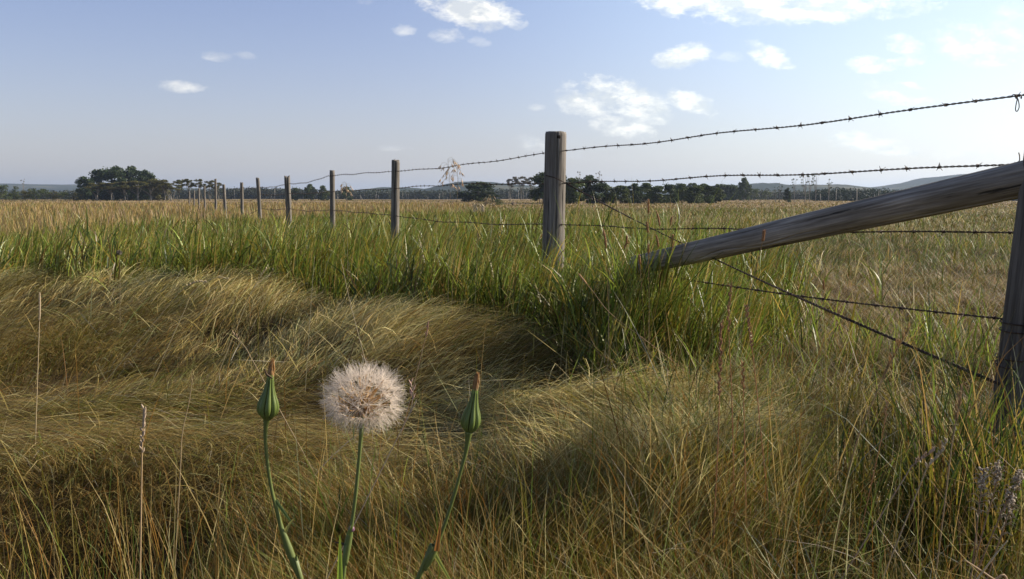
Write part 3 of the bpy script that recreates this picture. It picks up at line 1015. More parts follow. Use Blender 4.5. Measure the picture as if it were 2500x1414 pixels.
def tree(px, top, wpx, Y, kind, col_, label, group=None, name='tree', cat='tree', base_h=10.0):
    p = at(px, 486, Y)
    z0 = float(ground_h(np.array([p[0]]), np.array([Y]))[0])
    H = at(px, top, Y)[2] - z0
    Wd = wpx * (1.28 if kind == 'dense' else 1.1) * Y / FPX
    cr, tr = random.choice(variant(kind, col_))
    o = empty(name, (p[0], Y, z0), label=label, cat=cat, group=group)
    bw = {'dense': 8.0, 'aspen': 6.0, 'bare': 5.0, 'conifer': 4.0, 'scrub': 9.0}[kind]
    s = (Wd / bw, Wd / bw, H / 10.0)
    rz = random.uniform(0, 6.28)
    for nm, me in (('crown', cr), ('trunk', tr)):
        c = bpy.data.objects.new(nm, me); col.objects.link(c)
        c.parent = o; c.scale = s; c.rotation_euler = (0, 0, rz)
    return o


def all_trees():
    # the dark domed grove on the left
    for i, (px, t, w, Y, k, c, lab) in enumerate([
        (212, 430, 46, 250, 'dense', 'dark', 'dark bushy tree at the left end of the domed grove'),
        (250, 411, 62, 262, 'dense', 'dark', 'tall dark tree on the left shoulder of the domed grove'),
        (288, 404, 66, 258, 'dense', 'dark', 'dark rounded tree at the top of the domed grove'),
        (330, 406, 62, 262, 'dense', 'dark', 'dark tree on the right of the top of the domed grove'),
        (357, 414, 52, 255, 'dense', 'dark', 'dark tree on the right shoulder of the domed grove'),
        (385, 434, 46, 250, 'dense', 'olive', 'olive tree at the right foot of the domed grove')]):
        tree(px, t, w, Y, k, c, lab)
    for px, t, w in [(238, 450, 46), (272, 449, 50), (305, 446, 52), (338, 447, 50), (368, 447, 48), (402, 440, 46), (418, 446, 40)]:
        tree(px, t - 3 + random.uniform(-4, 3), w * 1.45, 235, 'aspen', 'olive', 'low olive leafy tree in the front row of the domed grove', 'low olive trees before the grove', 'leafy_tree')
    for px, t, w, lab in [(438, 438, 38, 'thin pale-stemmed tree with flat crown right beside the domed grove'),
                          (462, 436, 36, 'flat-crowned pale-stemmed tree second from the domed grove'),
                          (487, 435, 38, 'flat-crowned pale-stemmed tree with sky showing under its leaves'),
                          (512, 438, 36, 'flat-crowned pale-stemmed tree just behind the tall thin fence post'),
                          (532, 444, 26, 'small flat-crowned tree ending the row of pale stems')]:
        tree(px, t, w, 240, 'aspen', 'olive', lab, None, 'slender_tree')
    # scrub to the left edge
    for px, t, w, Y, lab in [(6, 445, 40, 220, 'olive green tree cut by the left edge of the view'),
                             (38, 450, 22, 230, 'narrow green shrub next to the tree at the left edge')]:
        tree(px, t, w, Y, 'scrub', 'mid', lab)
    for px, t, w in [(-45, 450, 50), (28, 468, 45), (62, 459, 38), (84, 455, 34), (108, 456, 36), (134, 462, 34), (160, 466, 36), (186, 468, 34), (-90, 455, 60)]:
        tree(px, t + 1, w, 232, 'scrub', random.choice(['olive', 'mid']), 'low olive scrub bush in the row left of the domed grove', 'scrub bushes left of the grove', 'shrub', 'bush')
    tree(59, 436, 10, 236, 'bare', 'grey', 'thin bare grey sapling above the scrub on the left', None, 'bare_tree')
    # middle distance between posts
    for px, t, w, lab in [(722, 458, 26, 'small tree just right of the split grey post'), (757, 449, 26, 'pointed small tree left of the pale fence post'),
                          (790, 450, 24, 'round small tree touching the pale fence post'), (846, 455, 24, 'small dark tree just right of the pale fence post')]:
        tree(px, t, w, 300, 'dense', 'mid', lab, None, 'small_tree')
    tree(1167, 443, 78, 180, 'dense', 'dark', 'lone dark round tree standing in front of the hill')
    for px, t, w, lab in [(1246, 436, 34, 'sparse grey-topped tree leftmost of the pale-stemmed trio'), (1272, 430, 40, 'sparse grey-topped tree in the middle of the pale-stemmed trio'),
                          (1300, 432, 36, 'sparse grey-topped tree next to the dark trees behind the thick post')]:
        tree(px, t, w, 215, 'aspen', 'grey', lab, None, 'bare_tree')
    # grove behind the thick post
    for px, t, w, Y, c, lab in [(1326, 421, 56, 140, 'dark', 'dark tree showing on the left side of the thick post'),
                             (1374, 409, 26, 146, 'dark', 'pointed dark tree whose tip shows right of the thick post'),
                             (1400, 433, 56, 138, 'mid', 'leafy tree directly right of the thick post'),
                             (1444, 428, 62, 140, 'dark', 'round dark tree where the middle wire crosses the grove'),
                             (1482, 446, 44, 142, 'mid', 'lower tree on the slope down from the round dark tree'),
                             (1356, 440, 50, 148, 'dark', 'dark tree mostly hidden behind the thick post')]:
        tree(px, t, w, Y, 'dense', c, lab)
    for px, t in [(1415, 415), (1462, 417)]:
        tree(px, t, 16, 205, 'bare', 'grey', 'thin bare tree poking above the grove right of the thick post', 'thin trees above the grove', 'bare_tree')
    for i, (px, t, w) in enumerate([(1515, 452, 44), (1545, 448, 46), (1578, 446, 48), (1606, 450, 42), (1635, 449, 44), (1664, 448, 44), (1694, 450, 42), (1722, 450, 42), (1748, 457, 34)]):
        tree(px, t, w, 140 + (i % 3) * 6, 'dense', ['mid', 'dark', 'mid'][i % 3], 'rounded green tree in the long row right of the grove', 'row of green trees beyond the field', 'leafy_tree')
    for i, (px, t, w) in enumerate([(1660, 447, 40), (1690, 446, 40), (1722, 445, 40), (1750, 446, 42), (1775, 447, 36), (1795, 450, 34)]):
        tree(px, t, w, 260, 'dense', 'mid', 'pale green tree half hidden behind the long row', 'trees behind the row', 'leafy_tree')
    tree(1816, 433, 32, 240, 'dense', 'mid', 'tree with loose top right of the long green row')
    for px, t, w, k, lab in [(1842, 456, 30, 'scrub', 'greyish bush right of the loose-topped tree'), (1868, 463, 30, 'scrub', 'low greyish bush before the low hill')]:
        tree(px, t, w, 245, k, 'mid', lab, None, 'shrub', 'bush')
    for px, t, w, k, lab in [(1893, 456, 22, 'bare', 'short leaning leafy sapling left of the thin trees'), (1903, 446, 18, 'bare', 'thin bare tree with forked tip left of the thin group'),
                             (1922, 459, 16, 'dense', 'tiny dark round-topped tree among the thin trunks'), (1939, 436, 18, 'bare', 'dead branchy tree standing left of the tallest pair'),
                             (1965, 428, 26, 'bare', 'tall thin tree with tufted top, left one of the tallest pair'), (1976, 426, 22, 'bare', 'tall thin tree with pale trunk, right one of the tallest pair'),
                             (1991, 423, 22, 'bare', 'tall thin tree with one dark tuft under the wire'), (2023, 436, 26, 'bare', 'thin umbrella-topped tree in front of the dark wood')]:
        tree(px, t, w, 185, k, 'dark', lab, None, 'thin_tree')
    for px, t in [(2225, 457), (2245, 458)]:
        tree(px, t, 16, 230, 'aspen', 'mid', 'small umbrella-topped tree touching the top of the brace log', 'small trees above the brace log', 'thin_tree')
    # pale dead stems in front of the far wood
    # far woods that read as one mass
    def wood(name, x0, x1, Y, tops, n, colr, label, trunks=0, depth=25, sz=.3):
        cen = []
        for i in range(n):
            px = random.uniform(x0, x1)
            tp = np.interp(px, [q[0] for q in tops], [q[1] for q in tops]) - 2 + random.uniform(0, 6)
            yy = Y + random.uniform(0, depth)
            p = at(px, tp, yy)
            for k in range(3):
                z = p[2] * (1 - .3 * k) * random.uniform(.8, .97)
                cen.append((p[0] + random.uniform(-1, 1), yy, max(z - .8, .6)))
        cen = np.array(cen)
        ch = leaf_cloud(cen, rng.uniform(1.0, 1.9, len(cen)) * Y / 350, len(cen) * 24, sz * Y / 300, colr)
        me = quick_mesh(name, ch, M_leafy)
        o = bpy.data.objects.new(name, me); col.objects.link(o)
        setp(o, label, 'woods', None, 'stuff')
        if trunks:
            tb = MB()
            for i in range(trunks):
                px = random.uniform(x0, x1); yy = Y - 2 + random.uniform(0, 4)
                tp = np.interp(px, [q[0] for q in tops], [q[1] for q in tops])
                b = at(px, 488, yy); t = at(px + random.uniform(-2, 2), tp + random.uniform(2, 16), yy)
                tb.tube([(b[0], yy, -.3), (t[0], yy, t[2])], [.13, .05], 4, (.30, .28, .24))
            to = tb.build('trunks', M_bark, o)
            to['kind'] = 'stuff'
    wood('far_woods', 1985, 2560, 230, [(1985, 461), (2040, 455), (2120, 458), (2210, 460), (2560, 462)], 520, LEAFC['conifer'],
         'dark dense wood in front of the hill, seen above the brace log', 34)
    wood('far_woods', 815, 1345, 420, [(815, 466), (900, 465), (1000, 466), (1200, 464), (1345, 458)], 420, (.035, .043, .022),
         'distant grey-green wood along the foot of the hill behind the fence posts', 50)
    wood('far_woods', 520, 830, 430, [(520, 462), (620, 458), (700, 459), (760, 463), (830, 466)], 300, (.035, .042, .022),
         'distant dusky wood on the skyline behind the small far fence posts', 10)
    wood('far_woods', -400, 540, 420, [(-400, 462), (0, 464), (200, 466), (400, 462), (540, 460)], 420, (.035, .043, .022),
         'distant wood on the skyline behind the scrub on the left')
    wood('far_woods', 1760, 2010, 330, [(1760, 455), (1850, 461), (1900, 466), (2010, 464)], 170, (.055, .062, .034),
         'distant grey wood behind the thin bare trees')
    # bushes at the foot of the grove and a low dark hedge in the field
    for px, t, w, lab in [(1215, 489, 70, 'low dark green rush patch in the field left of the thick post')]:
        tree(px, t - 4, w, 120, 'scrub', 'mid', lab, None, 'shrub', 'bush')
    tree(2470, 560, 0 + 150, 26, 'scrub', 'mid', 'low dark green bush in the field beside the corner post', None, 'shrub', 'bush') if False else None


# ------------------------------------------------------------------ posts and log
def wood_round(name, p0, p1, r0, r1, seed, mat, cracks=(), rings=90, sides=84, flat_top=True, wobble=.04, notch=None, label=None, group=None, cat='fence post', chips=0.0):
    """a weathered round timber from p0 to p1, its own axis along local z"""
    p0, p1 = np.asarray(p0, float), np.asarray(p1, float)
    Ln = np.linalg.norm(p1 - p0)
    t = np.linspace(0, 1, rings); th = np.linspace(0, 2 * np.pi, sides, endpoint=False)
    T, H = np.meshgrid(t, th, indexing='ij')
    rad = r0 + (r1 - r0) * T
    n = vnoise(np.cos(H) * 1.6 + 9, T * Ln * 2.2 + np.sin(H) * 1.6, seed) - .5
    n2 = vnoise(H * 9, T * Ln * 3.5, seed + 3) - .5
    n2 = n2 * np.minimum(1, np.minimum(H, 2 * np.pi - H) * 3)
    rad = rad * (1 + wobble * 2 * n + .018 * n2)
    shade = np.ones_like(rad)
    for (ang, t0, t1, width, depth, wob) in cracks:
        ca = ang + wob * (vnoise(T * Ln * 4, T * 0 + ang * 3, seed + 7) - .5)
        d = np.abs((H - ca + np.pi) % (2 * np.pi) - np.pi)
        k = np.exp(-(d / width) ** 2) * sstep(t0 - .02, t0 + .03, T) * (1 - sstep(t1 - .03, t1 + .02, T))
        rad = rad * (1 - depth * k)
    zt = T * Ln
    if chips:
        topn = (vnoise(np.cos(H) * 2 + 4, np.sin(H) * 2 + 4, seed + 20) - .5) * chips
        zt = zt + topn * sstep(.9, 1.0, T)
    # rounded arris at the ends
    e = .008
    rad = rad * np.where(Ln - T * Ln < e, .93, 1)
    V = np.stack([rad * np.cos(H), rad * np.sin(H), zt], -1).reshape(-1, 3)
    F = []
    for i in range(rings - 1):
        a = i * sides
        for k in range(sides):
            k2 = (k + 1) % sides
            F.append((a + k, a + k2, a + sides + k2, a + sides + k))
    # end caps with a ring pattern of vertices
    nb = len(V)
    extra = []
    for base, zz in ((0, 0.0), ((rings - 1) * sides, Ln)):
        ring = V[base:base + sides]
        c = ring.mean(0)
        s0 = len(V) + len(extra)
        for q in (.66, .33):
            extra.extend(list(c + (ring - c) * q + [0, 0, 0]))
        extra.append(c)
        up = base > 0
        def quad(a, b, c_, d):
            F.append((a, b, c_, d) if up else (d, c_, b, a))
        for k in range(sides):
            k2 = (k + 1) % sides
            quad(base + k, base + k2, s0 + k2, s0 + k)
            quad(s0 + k, s0 + k2, s0 + sides + k2, s0 + sides + k)
            tri = (s0 + sides + k, s0 + sides + k2, s0 + 2 * sides)
            F.append(tri if up else tri[::-1])
    V = np.vstack([V, np.array(extra)])
    cols = np.ones((len(V), 3))
    o = mesh_obj(name, V, F, mat, None, True, None, cols)
    o.location = p0
    q = Vector(p1 - p0).to_track_quat('Z', 'Y')
    # keep local x pointing to camera-right so crack angles are predictable
    zax = Vector(p1 - p0).normalized()
    xax = (Vector((1, 0, 0)) - zax * zax.x)
    if xax.length < .3:
        xax = Vector((0, -1, 0)) - zax * zax.dot(Vector((0, -1, 0)))
    xax.normalize()
    yax = zax.cross(xax)
    o.rotation_euler = Matrix((xax, yax, zax)).transposed().to_euler()
    me = o.data
    setp(o, label, cat, group)
    return o


def fence_xy(Y):
    return 2.527 - .406 * Y


POSTS = []


def fence():
    grp = 'wooden posts of the barbed wire fence'
    # (px centre, py top, width px, Y, lean px from top to grass, label, cracks)
    A = -math.pi / 2                                     # faces the camera
    specs = [
        (1357, 1351, 322, 600, 53, 5.6, 'thick round grey post with a long split, nearest whole post in the fence', [(A + .12, 0, 1, .035, .26, .12), (A + .75, .1, .85, .02, .08, .2), (A - .6, .3, 1, .02, .07, .2)], 0.004, .02),
        (966, 964, 392, 560, 20, 9.35, 'rounded-top grey post, second whole post going back from the thick one', [(A + .1, 0, 1, .10, .32, .3)], .03, .05),
        (811, 812, 416, 540, 12.5, 12.7, 'pale straight sawn-top post, third whole post going back', [(A - .4, 0, 1, .08, .1, .2)], .004, .02),
        (701, 706, 431, 540, 14, 16.4, 'dark split wide post leaning slightly, fourth whole post going back', [(A + .25, 0, 1, .16, .6, .2)], .06, .06),
        (629, 635, 434, 530, 8.5, 20.6, 'thin knotted leaning post, fifth whole post going back', [(A + .2, 0, .8, .2, .3, .3)], .05, .16),
        (590, 591, 446, 520, 7.5, 24.5, 'short thin post, sixth whole post going back', [(A, 0, 1, .2, .2, .3)], .03, .05),
        (546, 550, 451, 515, 7, 30, 'short post just left of the sixth, standing close to the tall thin one', [(A, 0, 1, .2, .2, .3)], .03, .05),
        (526, 527, 437, 515, 5.5, 35, 'very thin tall post rising above its distant neighbours', [(A, 0, 1, .2, .2, .3)], .03, .05),
        (499, 500, 455, 510, 4.5, 42, 'small distant post just left of the tall thin one', [], .02, .04),
        (485, 486, 460, 508, 4, 48, 'small distant post second left of the tall thin one', [], .02, .04),
        (474, 474, 465, 506, 3.6, 55, 'tiny distant post third left of the tall thin one', [], .02, .04),
        (462, 462, 467, 505, 3.2, 62, 'tiny most distant post visible before the fence is lost in grass', [], .02, .04)]
    for (pt, pb, t, b, w, Y, lab, cr, chips, wob) in specs:
        top = at(pt, t, Y)
        bb = at(pb, b, Y)
        d = (top - bb) / (top[2] - bb[2])
        foot = top - d * (top[2] + .25)
        foot[1] = Y
        r = w * Y / FPX / 2
        near = Y < 10
        o = wood_round('fence_post', foot, top, r * 1.06, r * .98, int(Y * 10), M_wood, cr,
                       rings=110 if near else 40, sides=120 if near else 36, wobble=wob, chips=chips, label=lab, group=grp)
        POSTS.append((top, foot, r))
    # knot near the top of the thick post
    top, foot, r = POSTS[0]
    kb = MB()
    c = top + np.array([.016, -r * .93, -.035])
    kb.blob(c, (.012, .004, .013), 12, 8, (.25, .22, .2))
    k = kb.build('knot', M_wood, None, loc=c)
    k.parent = bpy.data.objects['fence_post']
    k.matrix_parent_inverse = bpy.data.objects['fence_post'].matrix_world.inverted() if False else (Matrix.Translation(bpy.data.objects['fence_post'].location) @ bpy.data.objects['fence_post'].rotation_euler.to_matrix().to_4x4()).inverted()
    # corner post on the right, leaning
    Y = 2.5
    top = at(2624, 30, Y); b = at(2508, 950, Y)
    d = (top - b) / (top[2] - b[2])
    foot = top - d * (top[2] + .3)
    o = wood_round('fence_post', foot, top, .086, .080, 77, M_wood_dark, [(A - .35, 0, 1, .02, .12, .25), (A - .9, .0, .8, .02, .08, .3)], rings=150, sides=140, wobble=.02,
                   chips=.005, label='leaning grey corner post cut by the right edge, holding the brace log', group=grp)
    POSTS.insert(0, (top, foot, .083))
    # brace log
    P0 = at(1560, 646, 4.42); P1 = at(2600, 412, 2.46)
    P0[1] -= .0; P1[1] -= .02
    dirn = (P1 - P0) / np.linalg.norm(P1 - P0)
    o = wood_round('brace_log', P0 - dirn * .02, P1, .049, .054, 31, M_wood_log,
                   [(A + .12, .08, .62, .055, .30, .5), (A - .28, .35, .98, .05, .24, .4), (A + .55, .0, .42, .045, .14, .5), (A - .75, .1, .6, .04, .12, .6), (A + .9, .4, .9, .04, .10, .5), (A - .02, .62, 1, .05, .22, .3), (A + .35, .5, .8, .04, .16, .4)],
                   rings=300, sides=230, wobble=.05, label='long round grey log propped diagonally against the corner post', cat='brace log')
    M_inv = (Matrix.Translation(o.location) @ o.rotation_euler.to_matrix().to_4x4()).inverted()
    for f_, dz_ in ((.22, .012), (.47, -.018), (.71, .02)):
        c = P0 + (P1 - P0) * f_ + np.array([0, -.0485, dz_])
        kb = MB(); kb.blob(c, (.016, .004, .007), 12, 8, (.22, .19, .16), .3)
        k = kb.build('knot', M_wood_log, None, loc=c)
        k.parent = o
        k.matrix_parent_inverse = M_inv
    return P0, P1


# ------------------------------------------------------------------ wires
def twisted(mb, pts, r, off, pitch):
    """two strands wound round the path"""
    pts = np.asarray(pts, float)
    seg = np.linalg.norm(np.diff(pts, axis=0), axis=1); s = np.concatenate([[0], np.cumsum(seg)])
    tan = np.gradient(pts, axis=0); tan /= np.linalg.norm(tan, axis=1)[:, None]
    a = np.cross(tan, [0, 0, 1.0]); a /= np.linalg.norm(a, axis=1)[:, None]
    b = np.cross(tan, a)
    for ph in (0, np.pi):
        an = 2 * np.pi * s / pitch + ph
        q = pts + off * (np.cos(an)[:, None] * a + np.sin(an)[:, None] * b)
        mb.tube(q, r, 5)


def barb_mesh(seed):
    rr = random.Random(seed)
    mb = MB()
    # short coil round the x axis
    an = np.linspace(0, 4 * np.pi, 22)
    xs = np.linspace(-.0045, .0045, 22)
    q = np.stack([xs, .0042 * np.cos(an), .0042 * np.sin(an)], 1)
    mb.tube(q, .0014, 5)
    for sx in (-1, 1):
        a = rr.uniform(0, 6.28)
        for k in range(2):
            aa = a + math.pi * k + rr.uniform(-.3, .3)
            l = rr.uniform(.011, .017)
            mb.tube([(sx * .004, .003 * math.cos(aa), .003 * math.sin(aa)), (sx * rr.uniform(.004, .009), l * math.cos(aa), l * math.sin(aa))], [.0014, .0007], 5)
    v, f = np.concatenate(mb.v), mb.f
    me = bpy.data.meshes.new('barb')
    me.from_pydata([tuple(p) for p in v], [], f)
    me.materials.append(M_wire)
    return me


BARBS = [barb_mesh(i) for i in range(5)]


def wire(name, pts, label, barbs=True, spacing=.125, ymax=14.0, r=.0017, off=.0019, pitch=.05, cat='barbed wire'):
    pts = np.asarray(pts, float)
    o = empty(name, tuple(pts[0]), label=label, cat=cat, group='fence wires')
    seg = np.linalg.norm(np.diff(pts, axis=0), axis=1); s = np.concatenate([[0], np.cumsum(seg)])
    # finer sampling near, coarser far
    def samp(a, b, step):
        ss = np.arange(a, b, step)
        return np.stack([np.interp(ss, s, pts[:, i]) for i in range(3)], 1)
    sy = np.interp(8.0, pts[:, 1], s) if pts[-1, 1] > 8 else s[-1]
    mb = MB()
    twisted(mb, samp(0, sy, .006), r, off, pitch)
    if sy < s[-1]:
        mb.tube(samp(sy, s[-1], .25), .0026, 4)
    mb.build('strand', M_wire, o)
    if not barbs:
        return o
    d, n = .07, 0
    far = MB()
    while d < s[-1] - .02:
        p = np.array([np.interp(d, s, pts[:, i]) for i in range(3)])
        if p[1] > ymax + 9: break
        p2 = np.array([np.interp(min(d + .01, s[-1]), s, pts[:, i]) for i in range(3)])
        t = p2 - p; t /= np.linalg.norm(t)
        if n < 78 and p[1] < ymax:
            b = bpy.data.objects.new('barb', random.choice(BARBS)); col.objects.link(b)
            b.parent = o
            b.location = p - pts[0]
            q = Vector(t).to_track_quat('X', 'Z') @ Quaternion((1, 0, 0), random.uniform(0, 6.28))
            b.rotation_euler = q.to_euler()
            b.scale = (1.0,) * 3
        else:
            far.tube([p - [.004, 0, .012], p + [.004, 0, .012]], .003, 4)
        n += 1
        d += spacing * random.uniform(.85, 1.2)
    if far.n:
        fo = far.build('distant_barbs', M_wire, o); fo['kind'] = 'stuff'
    return o


def wires(P0, P1):
    # heights of each strand where it meets successive posts
    Ys = [2.5, 5.6, 9.35, 12.7, 16.4, 20.6, 24.5, 30, 35, 42]
    def strand(hs, dy, sags, xoff=0.0):
        out = []
        for i in range(len(Ys) - 1):
            a = np.array([fence_xy(Ys[i]) + xoff, Ys[i] + dy, hs[i]]); b = np.array([fence_xy(Ys[i + 1]) + xoff, Ys[i + 1] + dy, hs[i + 1]])
            t = np.linspace(0, 1, 24, endpoint=False)[:, None]
            seg = a + (b - a) * t
            sg = sags[i] if i < len(sags) else .03
            seg[:, 2] -= sg * (4 * t * (1 - t))[:, 0]
            seg[:, 2] += .006 * np.sin(t[:, 0] * 17 + i) * (t * (1 - t) * 4)[:, 0]
            out.append(seg)
        return np.concatenate(out)

    def zat(px, py, Y):
        return at(px, py, Y)[2]
    # top strand
    top_h = [zat(2580, 218, 2.5), zat(1357, 369, 5.6), zat(965, 418, 9.35), zat(811, 429, 12.7), zat(706, 448, 16.4), zat(632, 457, 20.6), zat(590, 457, 24.5), zat(548, 459, 30), zat(526, 461, 35), zat(500, 463, 42)]
    t1 = strand(top_h, .0, [.012, .02, .0, .04, .03], 0)
    # passes behind the posts (beyond-fence side)
    t1[:, 1] += .085
    ext = t1[0] + (t1[0] - t1[8]) * 1.0; ext[2] = t1[0][2] + .03
    t1 = np.vstack([ext, t1])
    w = wire('barbed_wire', t1, 'topmost barbed wire strand, running high across the sky at right')
    mb = MB()
    c = at(2482, 236, 2.62)
    for q in range(3):
        an = np.linspace(0, 6.28 * 1.6, 26)
        mb.tube(np.stack([c[0] + np.linspace(-.012, .012, 26) + q * .002, c[1] + .006 * np.cos(an + q), c[2] + .006 * np.sin(an + q)], 1), .0015, 5)
    mb.tube(spline([c, c + [.006, 0, -.012], c + [.009, 0, -.03], c + [.004, 0, -.042], c + [-.001, 0, -.038], c + [0, 0, -.02], c + [.003, 0, -.005]], 24), .0015, 5)
    mb.tube([c, c + [.012, 0, .014]], [.0015, .0008], 5)
    mb.build('wire_tie', M_wire, w)
    mid_h = [zat(2540, 397, 2.5), zat(1357, 449, 5.6), zat(965, 461, 9.35), zat(811, 468, 12.7), zat(706, 472, 16.4), zat(632, 474, 20.6), .72, .7, .7, .7]
    t2 = strand(mid_h, .085, [.0, -.02, .0, .02])
    w = wire('barbed_wire', t2, 'second barbed wire strand from the top, meeting the upper end of the brace log')
    mb = MB(); c = at(2488, 398, 2.62)
    mb.tube(spline([c + [-.01, 0, 0], c + [-.002, -.004, .006], c + [.0, 0, .02], c + [-.003, 0, .03]], 12), [.0016] * 12, 5)
    mb.tube(spline([c + [-.014, 0, .002], c + [0, -.006, -.006], c + [.012, .004, .004]], 12), .0018, 5)
    mb.build('wire_tie', M_wire, w)
    low_h = [zat(2520, 571, 2.5), zat(1357, 548, 5.6), zat(965, 526, 9.35), zat(811, 513, 12.7), zat(706, 509, 16.4), zat(632, 508, 20.6), .4, .4, .4, .4]
    t3 = strand(low_h, .085, [.012, .03, .0])
    wire('barbed_wire', t3, 'third barbed wire strand down, passing behind the brace log just above the grass')
    # bottom strand: from the corner post, sinks in the grass
    a = at(2478, 781, 2.52); b = at(1640, 676, 4.32); c = at(1357, 640, 5.6)
    pa = np.linspace(0, 1, 40)[:, None]
    s4 = np.vstack([a + (b - a) * pa, b + (c - b) * np.linspace(0.03, 1, 12)[:, None]])
    s4[:40, 2] -= .012 * (4 * pa * (1 - pa))[:, 0]
    w = wire('barbed_wire', s4, 'lowest barbed wire strand, disappearing into tall green grass under the brace log')
    # wraps round the corner post
    mb = MB()
    top, foot, r = POSTS[0]
    axis = (top - foot) / np.linalg.norm(top - foot)
    def wrap(z, turns, tilt, rr):
        q = []
        for an in np.linspace(0, 6.28 * turns, int(40 * turns)):
            c0 = foot + axis * ((z - foot[2]) / axis[2])
            q.append(c0 + [(rr) * math.cos(an), (rr) * math.sin(an), .012 * math.sin(an * .5) + tilt * math.cos(an)])
        return q
    mb.tube(wrap(zat(2478, 795, 2.5), 2.2, .004, .089), .002, 5)
    mb.build('post_wrap', M_wire, w)
    # diagonal twisted brace wire: two doubled strands
    A0 = at(1352, 433, 5.52); A1 = at(1380, 447, 5.50)
    B = at(2442, 940, 2.43)
    t = np.linspace(0, 1, 120)[:, None]
    L = A1 + (B - A1) * t
    L[:, 2] -= .030 * (4 * t * (1 - t))[:, 0]
    tc_ = .455
    L[:, 1] -= .060 * np.exp(-((t[:, 0] - tc_) / .2) ** 2)
    # both sides of the log; the near one lies in front of it
    pre = np.array([A0 + [-.05, .02, .012], A0, (A0 + A1) / 2 + [0, -.012, 0]])
    w = wire('brace_wire', np.vstack([pre, L]), 'thick twisted tension wire slanting down across the brace log', barbs=False, r=.0016, off=.0020, pitch=.034, cat='fence wire')
    L2 = L.copy()
    L2[:, 1] += .006 + .125 * np.exp(-((t[:, 0] - tc_) / .2) ** 2)
    L2[:, 2] += .004
    mb = MB()
    twisted(mb, np.stack([np.interp(np.linspace(0, 119, 700), np.arange(120), L2[:, i]) for i in range(3)], 1), .0017, .0018, .04)
    mb.build('strand', M_wire, w)
    mb = MB()
    mb.tube(wrap(zat(2442, 884, 2.45), 1.6, .01, .091), .002, 5)
    cc = at(2438, 884, 2.45)
    for q in range(2):
        an = np.linspace(0, 6.28, 18)
        mb.tube(np.stack([cc[0] + .008 * np.cos(an) - q * .012, cc[1] + 0 * an, cc[2] + .006 * np.sin(an)], 1), .0013, 5)
    mb.build('post_wrap', M_wire, w)


# ------------------------------------------------------------------ salsify in the foreground
PX = .9 / FPX                      # metres per photo pixel at the flowers
YF = .9


def stem_pts(tbl, Y=YF, n=60):
    P = [at(px, py, Y + dy) for (px, py, r, dy) in tbl]
    last = P[-1]; prev = P[-2]
    foot = last + (last - prev) / abs((last - prev)[2]) * (last[2]) * .8
    foot[2] = -.02; foot[1] = Y + .02
    P.append(foot)
    rad = [t[2] * PX * .87 for t in tbl] + [.0035]
    pts = spline(P, n)
    rr = np.interp(np.linspace(0, 1, n), np.linspace(0, 1, len(rad)), rad)
    return pts, rr


